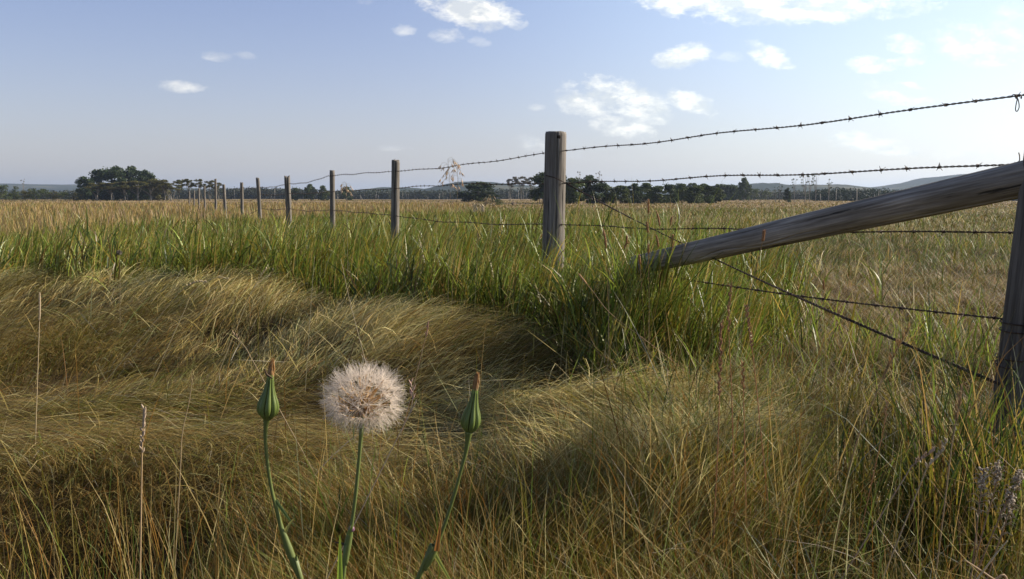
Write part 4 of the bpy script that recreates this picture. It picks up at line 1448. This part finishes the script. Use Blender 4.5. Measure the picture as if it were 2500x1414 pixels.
def bud_plant(stem_tbl, base_px, top_px, wpx, tuft, label, tilt_tip, lit):
    pts, rr = stem_pts(stem_tbl)
    foot = pts[-1]
    root = empty('salsify_bud', tuple(foot), label=label, cat='wildflower', group='salsify plants in the foreground')
    mb = MB(); mb.tube(pts, rr, 14, (.14, .175, .045)); st = mb.build('stem', M_stem, root)
    # pale ridge along the right side of the stem
    b = at(base_px[0], base_px[1], YF); t = at(top_px[0], top_px[1], YF)
    ax = t - b; H = np.linalg.norm(ax); ax /= H
    ex = np.array([1, 0, 0]) - ax * ax[0]; ex /= np.linalg.norm(ex)
    ey = np.cross(ax, ex)
    R0 = wpx / 2 * PX
    tt = np.linspace(0, 1, 34)
    prof = np.interp(tt, [0, .04, .10, .18, .28, .40, .55, .72, .88, 1.0], [.30, .50, .80, .97, 1.0, .88, .62, .42, .32, .26]) * R0
    prof = np.convolve(np.pad(prof, 2, 'edge'), [.1, .2, .4, .2, .1], 'valid')
    nb = 8
    for k in range(nb):
        th0 = 2 * math.pi * (k + .32) / nb
        lenk = 1.0 + random.uniform(-.05, .03)
        na = 11
        V, C = [], []
        for i, tv in enumerate(tt):
            r = prof[i]
            hw = math.pi / nb * np.interp(tv, [0, .5, 1], [1.0, .97, .92])
            for a in np.linspace(-1, 1, na):
                bul = math.sqrt(max(0, 1 - (abs(a) ** 2.2)))
                rad = r * (.58 + .44 * bul)
                q = b + ax * (tv * H * lenk) + rad * (math.cos(th0 + a * hw) * ex + math.sin(th0 + a * hw) * ey)
                V.append(q)
                edge = abs(a) ** 6
                e2 = .8 if tv < .9 else 1.3
                cg = np.array([.17, .235, .05]) * (1 - edge) + np.array([.45, .50, .18]) * edge
                C.append(cg * e2)
            V.append(b + ax * (tv * H * lenk) + (r * .35) * (math.cos(th0) * ex + math.sin(th0) * ey)); C.append((.05, .07, .03))
        w = na + 1
        F = []
        for i in range(len(tt) - 1):
            for j in range(w):
                j2 = (j + 1) % w
                F.append((i * w + j, i * w + j2, (i + 1) * w + j2, (i + 1) * w + j))
        F.append(tuple(range(w))[::-1]); F.append(tuple((len(tt) - 1) * w + j for j in range(w)))
        mesh_obj('bract', V, F, M_stem, root, True, None, np.array(C))
    # closed withered florets / pappus tip
    mb = MB()
    tl = tuft * PX
    core = [t - ax * .004 + (ax + ex * tilt_tip) * tl * s for s in np.linspace(0, .92, 10)]
    mb.tube(core, np.interp(np.linspace(0, 1, 10), [0, .3, .7, 1], [.20, .30, .20, .05]) * R0, 12, (.55, .34, .15))
    for i in range(90):
        a = random.uniform(0, 6.28); r = R0 * random.uniform(.1, .27)
        s = t - ax * .003 + r * (math.cos(a) * ex + math.sin(a) * ey)
        e = s + (ax + ex * tilt_tip) * tl * random.uniform(.75, 1.15) + ex * random.uniform(-.0012, .0012) - (s - t) * .75
        m_ = (s + e) / 2 + (math.cos(a) * ex + math.sin(a) * ey) * .0012
        mb.tube([s, m_, e], [.00035, .0003, .00008], 4, random.choice([(.62, .40, .19), (.5, .28, .10), (.72, .52, .30)]), False)
    mb.build('floret_tip', M_fluff, root)
    return root, pts, rr, b, ax


def leaf_sheath(root, p, d, L, w, c=(.16, .24, .05), name='leaf', curl=(0, 0, .0)):
    d = np.asarray(d, float); d /= np.linalg.norm(d)
    side = np.cross(d, [0, -1, 0]); side /= np.linalg.norm(side)
    n = 12
    V, C, F = [], [], []
    for i in range(n):
        s = i / (n - 1)
        c0 = np.asarray(p) + d * L * s + np.asarray(curl) * s * s
        ww = w * (1 - s) ** .7 * .5 + .0002
        for j, a in enumerate((-1, -.5, 0, .5, 1)):
            V.append(c0 + side * ww * a + np.array([0, -1, 0]) * ww * (.5 - .5 * a * a))
            C.append(np.asarray(c) * (1.2 if abs(a) > .9 else 1))
    for i in range(n - 1):
        for j in range(4):
            F.append((i * 5 + j, i * 5 + j + 1, (i + 1) * 5 + j + 1, (i + 1) * 5 + j))
    mesh_obj(name, V, F, M_green, root, True, None, np.array(C))


def salsify():
    # --- left bud
    tbl = [(652, 1020, 11, 0), (649, 1040, 6.5, 0), (648, 1075, 5, 0), (653, 1130, 5, 0), (664, 1200, 5, 0), (677, 1250, 5.5, 0), (687, 1290, 7.5, 0), (694, 1308, 8.5, 0), (705, 1340, 11.5, 0), (718, 1375, 11, 0), (732, 1410, 8, 0), (745, 1450, 7, 0)]
    root, pts, rr, b, ax = bud_plant(tbl, (652, 1024), (661, 912), 54, 36, 'closed striped green salsify bud with orange-tan tip, left of the fluffy seed head', .05, 0)
    leaf_sheath(root, at(694, 1306, .9), (.3, -.1, 1), .02, .004, (.3, .3, .1), curl=(.006, 0, 0))
    leaf_sheath(root, at(672, 1222, .9), (.55, 0, -.8), .035, .0045, (.10, .15, .05))
    # withered remnant at the tip
    mb = MB(); q = at(651, 915, .892)
    mb.tube([q + [.006, 0, -.004], q, q + [-.002, 0, .006]], [.0009, .0014, .0004], 5, (.08, .05, .03)); mb.build('withered_petal', M_straw, root)
    # --- right bud
    tbl = [(1144, 1054, 12, 0), (1142, 1075, 8, 0), (1137, 1105, 5.5, 0), (1125, 1150, 5, 0), (1110, 1205, 5, 0), (1092, 1262, 5, 0), (1078, 1300, 6, 0), (1066, 1330, 8.5, 0), (1052, 1360, 12, 0), (1034, 1390, 10, 0), (1018, 1420, 7.5, 0)]
    root, pts, rr, b, ax = bud_plant(tbl, (1145, 1056), (1161, 945), 51, 36, 'closed striped green salsify bud with pale orange tip, right of the fluffy seed head', 0, 1)
    leaf_sheath(root, at(1066, 1345, .895), (.15, 0, 1), .035, .005, (.32, .15, .04))
    leaf_sheath(root, at(1060, 1350, .9), (.5, 0, -.9), .06, .004, (.3, .34, .08))
    # --- seed head in the middle
    C = at(887, 972, YF)
    tbl = [(884, 1010, 6, 0), (882, 1045, 7, 0), (880, 1080, 5.5, 0), (875, 1140, 5.2, 0), (868, 1210, 5.5, 0), (861, 1265, 5, 0), (857, 1290, 6, 0), (853, 1308, 10, 0), (848, 1335, 11, 0), (842, 1380, 8, 0), (836, 1420, 7, 0)]
    pts, rr = stem_pts(tbl)
    root = empty('salsify_seed_head', tuple(pts[-1]), label='open fluffy pale salsify seed head standing between the two green buds', cat='wildflower', group='salsify plants in the foreground')
    mb = MB(); mb.tube(pts, rr, 14, (.15, .19, .055)); mb.build('stem', M_stem, root)
    mb = MB(); mb.blob(at(858, 1292, .895), (.0035, .003, .0035), 10, 8, (.20, .10, .14), .2); mb.build('node', M_stem, root)
    leaf_sheath(root, at(852, 1306, .893), (.35, 0, 1), .012, .006, (.2, .28, .06))
    leaf_sheath(root, at(845, 1330, .9), (-.6, 0, .15), .014, .003, (.06, .04, .03))
    leaf_sheath(root, at(830, 1420, .88), (.02, 0, 1), .05, .006, (.28, .4, .06))
    rc = at(884, 990, YF)
    mb = MB(); mb.blob(rc, (.006, .006, .0045), 12, 8, (.38, .28, .14), .15); mb.build('receptacle', M_straw, root)
    # reflexed bracts under the ball
    for k, (px, py) in enumerate([(862, 1080), (948, 1068), (957, 1058), (830, 1050), (905, 1058), (872, 1056), (975, 1030), (800, 1030)]):
        e = at(px, py, YF + random.uniform(-.015, .015))
        s = rc + [0, 0, -.004]
        mid = (s + e) / 2 + (e - s) * 0 + np.array([(e[0] - s[0]) * .25, (e[1] - s[1]) * .3, .004])
        V = spline([s, mid, e], 9)
        m2 = MB(); m2.ribbon(V, np.interp(np.linspace(0, 1, 9), [0, .3, 1], [.0030, .0034, .0003]), np.cross(e - s, [0, 1, .3]), (.28, .33, .12) if k < 5 else (.4, .36, .2))
        m2.build('bract', M_stem, root)
    # parachutes
    seeds = MB(); beaks = MB()
    RV, RC, RL, RS = [], [], [], []
    nray = 0
    def rib(P, Wd, S, c):
        """batch ribbons: P (n,k,3) Wd (k,) S (n,3) c (n,3)"""
        n, k, _ = P.shape
        V = np.empty((n, k, 2, 3)); w = np.asarray(Wd)[None, :, None] * .5
        V[:, :, 0] = P - S[:, None] * w; V[:, :, 1] = P + S[:, None] * w
        CC = np.ones((n, k * 2, 4), np.float32); CC[..., :3] = c[:, None]
        b_ = (np.arange(n) * 2 * k)[:, None]
        q = np.concatenate([[2 * i, 2 * i + 1, 2 * i + 3, 2 * i + 2] for i in range(k - 1)])
        return V.reshape(-1, 3), CC.reshape(-1, 4), (b_ + q[None]).ravel(), np.full(n * (k - 1), 4)
    chunks = []
    ns = 96
    gold = math.pi * (3 - math.sqrt(5))
    for i in range(ns):
        if rng.random() < .12: continue
        zc = 1 - 1.78 * (i + .5) / ns
        rad = math.sqrt(max(0, 1 - zc * zc)); a = i * gold
        d = np.array([rad * math.cos(a), rad * math.sin(a), zc])
        d = d + rng.normal(0, .10, 3); d /= np.linalg.norm(d)
        if d[1] < -.8 and rng.random() < .2: continue
        sc = np.array([1.12, 1.0, .92])
        # clefts: thin out a wedge near the camera side top like the real head
        p0 = rc + d * .005
        p1 = rc + d * .017
        p2 = rc + d * .0275 * rng.uniform(.80, 1.12) * sc + (C - rc) * .8
        seeds.tube([p0, (p0 + p1) / 2, p1], [.0005, .0013, .0006], 5, random.choice([(.34, .21, .10), (.46, .30, .14), (.56, .40, .20)]), False)
        beaks.tube([p1, (p1 + p2) / 2 + rng.normal(0, .0006, 3), p2], [.0005, .00042, .00042], 4, (.58, .36, .15), False)
        u = np.cross(d, [0.3, .2, 1]); u /= np.linalg.norm(u); v = np.cross(d, u)
        m = 20
        an = np.linspace(0, 6.28, m, endpoint=False) + rng.uniform(0, .3, m)
        el = rng.normal(.80, .14, m)                      # opening half angle
        dd = np.cos(el)[:, None] * d + np.sin(el)[:, None] * (np.cos(an)[:, None] * u + np.sin(an)[:, None] * v)
        Lr = rng.uniform(.0135, .0185, m)
        e = p2 + dd * Lr[:, None] + d * .001
        mid = p2 + dd * (Lr * .5)[:, None] - d * .0012
        P = np.stack([np.tile(p2, (m, 1)), mid, e], 1)
        S = np.cross(dd, rng.normal(0, 1, (m, 3))); S /= np.linalg.norm(S, axis=1)[:, None]
        cc = np.tile((.84, .75, .64), (m, 1)) * rng.uniform(.85, 1.1, (m, 1))
        chunks.append(rib(P, [.00046, .00036, .00012], S, cc))
        # plumose side hairs
        kk = 5
        tpos = np.tile(np.linspace(.3, .97, kk), m)
        src = np.repeat(np.arange(m), kk)
        st = p2 + (e[src] - p2) * tpos[:, None] - d * .0012 * np.sin(tpos * 3.1)[:, None]
        hd = rng.normal(0, 1, (m * kk, 3)); hd /= np.linalg.norm(hd, axis=1)[:, None]
        hd = hd * .8 + dd[src] * .8
        en = st + hd * rng.uniform(.0025, .0045, (m * kk, 1))
        P = np.stack([st, en], 1)
        S = np.cross(hd, rng.normal(0, 1, (m * kk, 3))); S /= np.linalg.norm(S, axis=1)[:, None]
        cc = np.tile((.82, .74, .64), (m * kk, 1)) * rng.uniform(.85, 1.1, (m * kk, 1))
        chunks.append(rib(P, [.00016, .00008], S, cc))
    seeds.build('seeds', M_straw, root)['kind'] = 'stuff'
    beaks.build('seed_stalks', M_straw, root)['kind'] = 'stuff'
    V = np.concatenate([c[0] for c in chunks]) - np.asarray(root.location)
    off, ls = 0, []
    for c in chunks:
        ls.append(c[2] + off); off += len(c[0])
    me = quick_mesh('seed_fluff', (V, np.concatenate([c[1] for c in chunks]), np.concatenate(ls), np.concatenate([c[3] for c in chunks])), M_fluff)
    o = bpy.data.objects.new('seed_fluff', me); col.objects.link(o); o.parent = root
    o['kind'] = 'stuff'


# ------------------------------------------------------------------ single grass stalks
def stalk(pp, Y, head, label, c=(.34, .18, .08), hc=(.42, .25, .12), r=.0011, hl=.07, hr=.0035, group=None, foot_dy=0.0, cat='grass stalk'):
    """pp: photo points from the tip down; the foot is carried on to the ground"""
    P = [at(px, py, Y) for px, py in pp]
    d = P[-1] - P[-2]
    if d[2] > -.02: d = np.array([0, 0, -1.0])
    g = float(ground_h(np.array([P[-1][0]]), np.array([Y]))[0])
    foot = P[-1] + d / abs(d[2]) * max(P[-1][2] - g, .01)
    foot[1] = Y + foot_dy
    P.append(foot)
    pts = spline(P, 30)
    root = empty('grass_stalk', tuple(foot), label=label, cat=cat, group=group)
    mb = MB(); mb.tube(pts, np.linspace(r * .55, r, 30), 6, c); mb.build('stem', M_straw, root)
    s = np.concatenate([[0], np.cumsum(np.linalg.norm(np.diff(pts, axis=0), axis=1))])
    def P_at(d_):
        return np.array([np.interp(d_, s, pts[:, i]) for i in range(3)])
    mb = MB()
    if head == 'timothy':
        q = [P_at(hl * k / 11) for k in range(12)]
        mb.tube(q, np.array([.35, .8, 1, 1.05, 1, 1.05, 1, 1.02, 1, .95, .8, .4]) * hr, 8, hc)
        for k in range(240):
            t = P_at(hl * random.random()); a = random.uniform(0, 6.28)
            o_ = np.array([math.cos(a), math.sin(a), random.uniform(.1, .8)])
            mb.tube([t + o_ * hr * .7, t + o_ * hr * 1.45], [.0005, .0001], 3, tuple(np.array(hc) * random.uniform(.7, 1.5)), False)
    elif head == 'spike':
        for k in range(int(hl / .0042)):
            t = P_at(k * .0042)
            a = random.choice([0, math.pi]) + random.uniform(-.6, .6)
            o_ = np.array([math.cos(a) * .45, math.sin(a) * .45, 1.0]); o_ /= np.linalg.norm(o_)
            l = random.uniform(.008, .013)
            mb.tube([t, t + o_ * l * .45, t + o_ * l], [.0004, hr * .38, .0002], 5, tuple(np.array(hc) * random.uniform(.7, 1.4)), False)
    elif head == 'plume':
        for k in range(int(hl / .0018)):
            d_ = k * .0018
            t = P_at(d_)
            a = random.uniform(0, 6.28); sp = hr * math.sin(min(1, (d_ / hl) * 1.1 + .1) * math.pi) + .001
            o_ = np.array([math.cos(a) * sp, math.sin(a) * sp, random.uniform(.008, .018)])
            mb.tube([t, t + o_ * .6, t + o_], [.0004, .0009, .0002], 4, tuple(np.array(hc) * random.uniform(.75, 1.4)), False)
    elif head == 'oat':
        for k in range(16):
            d_ = hl * (k + .5) / 16
            t = P_at(d_)
            a = random.uniform(0, 6.28); l = hr * random.uniform(.5, 1.2)
            e = t + np.array([math.cos(a) * l, math.sin(a) * l * .5, .01])
            e2 = e + np.array([math.cos(a) * .006, 0, -.012])
            mb.tube([t, (t + e) / 2 + [0, 0, .006], e, e2], .0005, 4, c, False)
            for z in range(2):
                dn = np.array([math.cos(a) * .012 + random.uniform(-.01, .01), random.uniform(-.006, .006), -.022])
                mb.tube([e2, e2 + dn * .5, e2 + dn], [.0006, .0026, .0004], 5, tuple(np.array(hc) * random.uniform(.75, 1.35)), False)
    elif head == 'fluff':
        cc = P[0]
        for k in range(420):
            o_ = np.random.default_rng(k).normal(0, 1, 3); o_ /= np.linalg.norm(o_)
            mb.tube([cc + o_ * hr * .2, cc + o_ * hr], [.0005, .0003], 3, hc, False)
    elif head == 'wool':
        for k in range(60):
            d_ = hl * random.random()
            t = P_at(d_) + rng.normal(0, hr * .7, 3)
            mb.blob(t, rng.uniform(.0012, .0026, 3), 5, 4, tuple(np.array(hc) * random.uniform(.5, 1.3)), .5)
        for k in range(26):
            d_ = random.uniform(.1, 1) * min(s[-1] * .7, hl * 2.6); t = P_at(d_); a = random.uniform(0, 6.28)
            mb.tube([t, t + np.array([math.cos(a) * .010, math.sin(a) * .010, .006]), t + np.array([math.cos(a) * .018, math.sin(a) * .018, .002])], [.0006, .0009, .0002], 4, (.30, .25, .17), False)
    if mb.n:
        mb.build('seed_head', M_fluff if head in ('fluff', 'plume') else M_straw, root)
    return root


def stalks():
    red = (.42, .21, .10)
    # tall reddish dry stems right of centre
    stalk([(1783, 697), (1779, 800), (1786, 950), (1791, 1150)], 1.95, 'spike', 'tall thin reddish stalk, third from the left of four standing in the right grass', red, (.45, .24, .12), .0013, .11, .005)
    stalk([(1762, 790), (1758, 900), (1754, 1050), (1745, 1250)], 1.85, 'spike', 'thick-headed reddish-brown stalk left of the tallest one in the right grass', red, (.40, .2, .1), .0014, .16, .006)
    stalk([(1822, 750), (1836, 850), (1848, 960), (1872, 1200)], 1.9, 'spike', 'leaning reddish stalk sloping right beside the tallest one', red, (.45, .24, .12), .0013, .1, .005)
    stalk([(1813, 890), (1815, 960), (1817, 1040), (1821, 1220)], 1.8, 'spike', 'short orange-brown stalk between the tall reddish ones', red, (.42, .22, .09), .0012, .06, .004)
    stalk([(1487, 655), (1486, 780), (1484, 900)], 3.0, None, 'plain pale stalk rising through the green grass right of the thick post', (.34, .28, .16))
    stalk([(1412, 668), (1450, 715), (1490, 765), (1575, 830)], 3.3, 'timothy', 'long straw stalk slanting down to the right in front of the green grass', (.42, .28, .15), (.5, .32, .17), .0016, .05, .003)
    # timothy heads around the diagonal wire
    T = [((1583, 487), (1583, 515), (1584, 640), 4.0, 'upright brown timothy head highest against the field, above the diagonal wire'),
         ((1602, 514), (1610, 548), (1618, 640), 4.2, 'slightly leaning thick timothy head just above the diagonal wire'),
         ((1642, 529), (1638, 546), (1636, 640), 4.6, 'short dark timothy head right of the leaning thick one'),
         ((1579, 542), (1581, 563), (1583, 650), 4.0, 'timothy head where the diagonal and third wires cross'),
         ((1643, 572), (1641, 598), (1640, 680), 4.0, 'brown timothy head touching the right side of the diagonal wire'),
         ((1602, 574), (1607, 601), (1612, 690), 4.0, 'timothy head just above the top edge of the brace log'),
         ((1531, 575), (1530, 590), (1528, 680), 4.1, 'small curved timothy head left of the brace log tip'),
         ((1535, 592), (1525, 606), (1516, 680), 4.2, 'tilted timothy head bent over left of the brace log'),
         ((1582, 597), (1583, 614), (1584, 700), 3.6, 'pale timothy head crossing the lower end of the brace log'),
         ((1473, 560), (1479, 600), (1483, 700), 3.7, 'long reddish head standing left of the brace log in the green grass'),
         ((1560, 622), (1562, 640), (1566, 700), 3.6, 'small brown head in front of the tip of the brace log'),
         ((1866, 562), (1862, 588), (1850, 640), 2.9, 'orange head sticking up across the middle of the brace log'),
         ((2010, 684), (2011, 702), (2012, 740), 4.0, 'small dark timothy head in the grass beyond the low wire')]
    for a, b, c_, Y, lab in T:
        stalk([a, b, c_], Y, 'timothy', lab, (.30, .2, .09), (.36, .19, .08), .0011, abs(b[1] - a[1]) * Y / FPX + .01, .0042, 'timothy stalks by the brace log')
    # oats in the middle
    stalk([(1093, 388), (1096, 420), (1099, 460), (1097, 560)], 4.6, 'oat', 'left oat stalk with drooping husks crossing the top wire', (.26, .2, .12), (.55, .40, .24), .0011, .14, .035)
    stalk([(1104, 392), (1116, 415), (1117, 460), (1112, 560)], 4.6, 'oat', 'right oat stalk with golden drooping husks beside its darker twin', (.26, .2, .12), (.74, .55, .36), .0011, .14, .024)
    stalk([(845, 447), (846, 470), (847, 530)], 6.0, 'oat', 'bushy cream oat head right of the pale fence post', (.34, .28, .18), (.66, .5, .34), .0014, .07, .03)
    stalk([(1168, 494), (1169, 512), (1167, 560)], 4.6, 'oat', 'small bright cream husk head below the lone round tree', (.34, .3, .16), (.72, .62, .42), .001, .03, .012)
    stalk([(1197, 478), (1198, 500), (1199, 550)], 5.0, 'oat', 'faint golden husk head right of the lone round tree', (.34, .3, .16), (.5, .38, .24), .001, .04, .02)
    stalk([(1253, 497), (1253, 520), (1252, 560)], 6.5, 'fluff', 'small round white seed ball far off left of the thick post', (.2, .24, .1), (.7, .62, .52), .0012, .03, .016)
    stalk([(291, 617), (293, 650), (293, 700)], 5.5, 'fluff', 'small grey seed ball standing in the green grass at left', (.3, .24, .14), (.36, .32, .28), .0014, .03, .018)
    # left foreground
    stalk([(350, 1000), (348, 1060), (346, 1160), (342, 1414)], 1.3, 'spike', 'tall straight straw stalk standing alone at lower left', (.5, .36, .2), (.44, .34, .24), .0013, .075, .005)
    stalk([(97, 714), (97, 760), (95, 820)], 3.0, 'timothy', 'short upright pale stalk in the lodged grass at far left', (.5, .4, .24), (.5, .4, .26), .0015, .1, .003)
    stalk([(470, 925), (462, 980), (445, 1060), (440, 1150)], 1.9, None, 'thin curved straw stem right of the lone tall stalk', (.42, .32, .18), r=.0013)
    stalk([(651, 656), (630, 685), (606, 730), (590, 770)], 3.8, 'spike', 'arching pale grass head at the top of the lodged grass', (.55, .46, .26), (.6, .5, .3), .0014, .06, .006)
    stalk([(505, 690), (478, 690), (440, 712), (400, 760)], 4.0, 'spike', 'drooping pale grass head bending right above the tan grass', (.5, .42, .24), (.62, .5, .32), .0016, .1, .007)
    stalk([(556, 682), (520, 680), (470, 715), (445, 770)], 3.9, 'spike', 'long arching pale grass stem curving left to right above the tan grass', (.5, .42, .24), (.55, .46, .28), .0016, .05, .006)
    stalk([(832, 632), (842, 680), (855, 740), (868, 790)], 3.6, None, 'pale leaning stem before the dark base of the green grass', (.5, .42, .28), r=.0014)
    stalk([(768, 625), (762, 700), (758, 760)], 3.8, None, 'faint upright stem before the green grass left of the second post', (.4, .36, .22), r=.0012)
    stalk([(570, 815), (600, 850), (622, 890)], 2.6, 'spike', 'short leaning straw with a fluffy pale tip above the left bud', (.45, .34, .2), (.5, .36, .22), .0012, .03, .004)
    stalk([(1003, 935), (1008, 960), (1000, 1010), (975, 1060)], 1.25, 'spike', 'small pink-tinged grass head just right of the fluffy seed head', (.45, .36, .26), (.56, .38, .3), .0009, .03, .003)
    stalk([(1044, 790), (1040, 820), (1030, 860)], 2.6, 'spike', 'small reddish head in front of the pale ridge of grass', (.4, .28, .18), (.42, .24, .18), .0012, .05, .005)
    # right foreground
    stalk([(2222, 800), (2190, 855), (2140, 960), (2085, 1100), (2040, 1320)], 1.75, 'plume', 'long slanting grass head leaning right in the right foreground', (.34, .24, .12), (.46, .32, .16), .0016, .12, .006)
    stalk([(2347, 955), (2338, 1010), (2325, 1080), (2310, 1200)], 1.6, 'plume', 'dense pale brown upright grass head near the corner post', (.40, .3, .18), (.44, .33, .2), .0014, .09, .005)
    stalk([(2165, 985), (2160, 1030), (2150, 1080), (2130, 1170)], 1.8, 'spike', 'slender orange stalk left of the dense brown head', (.42, .22, .1), (.44, .28, .14), .0011, .04, .004)
    stalk([(2310, 1080), (2295, 1110), (2262, 1145), (2240, 1200)], 1.5, 'spike', 'drooping knotted pale grass head at lower right', (.4, .32, .2), (.52, .42, .28), .0012, .06, .007)
    stalk([(2281, 1100), (2255, 1118), (2225, 1140), (2200, 1180)], 1.6, 'spike', 'small pinkish knotted head left of the drooping one', (.4, .3, .22), (.5, .36, .26), .0011, .05, .005)
    wl = (.62, .52, .39)
    for pp, lab in [([(2403, 1143), (2398, 1180), (2390, 1240), (2380, 1330)], 'woolly grey-white weed spike, left one of three at lower right'),
                    ([(2435, 1130), (2432, 1180), (2410, 1260), (2385, 1350)], 'tallest woolly grey-white weed spike, middle one of three at lower right'),
                    ([(2496, 1148), (2478, 1190), (2450, 1240), (2425, 1300)], 'woolly grey-white weed spike, right one of three at the frame edge'),
                    ([(2464, 1205), (2468, 1235), (2450, 1290)], 'short woolly weed tuft under the rightmost woolly spike')]:
        stalk(pp, 1.45, 'wool', lab, (.28, .19, .12), wl, .0013, .035, .0045, 'woolly weeds at lower right')
    stalk([(2356, 1368), (2390, 1390), (2425, 1414), (2460, 1440)], 1.35, None, 'thick broken straw lying slantwise in the lower right corner', (.6, .42, .24), r=.0022)
    stalk([(2460, 1320), (2430, 1355), (2400, 1395)], 1.35, None, 'short straight pale straw leaning right in the lower right corner', (.55, .45, .28), r=.0016)
    # curled dead leaf
    o = empty('dead_leaf', tuple(at(1450, 1095, 2.35)), label='curled brown dead leaf caught on the flattened grass in the middle', cat='leaf')
    V, F, C = [], [], []
    c = at(1450, 1090, 2.35)
    for i in range(14):
        s = i / 13
        for j in range(5):
            a = (j / 4 - .5) * 2.6
            w = .012 * math.sin(math.pi * min(1, s + .06))
            V.append(c + [(s - .5) * .05, w * math.sin(a), .012 * math.sin(s * 3.5) + w * math.cos(a)])
            C.append((.36, .24, .14))
    F = [(i * 5 + j, i * 5 + j + 1, (i + 1) * 5 + j + 1, (i + 1) * 5 + j) for i in range(13) for j in range(4)]
    mesh_obj('blade', V, F, M_straw, o, True, None, np.array(C))


# ------------------------------------------------------------------ haze
def haze():
    m = bpy.data.materials.new('air')
    m.use_nodes = True
    g = NG(m.node_tree)
    v = g.n('ShaderNodeVolumePrincipled', {'Color': (.62, .77, 1.0, 1), 'Density': HAZE_D, 'Anisotropy': 0.35})
    g.n('ShaderNodeOutputMaterial', {1: v.outputs[0]})
    x0, x1, y0, y1, z0, z1 = -5100, 5100, -950, 6600, -8, 90
    V = [(x, y, z) for x in (x0, x1) for y in (y0, y1) for z in (z0, z1)]
    F = [(0, 1, 3, 2), (4, 6, 7, 5), (0, 4, 5, 1), (2, 3, 7, 6), (0, 2, 6, 4), (1, 5, 7, 3)]
    o = mesh_obj('haze', V, F, m, None, False)
    setp(o, 'thin bluish air softening the far hills', 'haze', None, 'stuff')


HAZE_D = 0.0002
ground()
hills()
fescue()
culms()
brome()
shoots()
straws()
field()
all_trees()
P0, P1 = fence()
wires(P0, P1)
salsify()
stalks()
haze()
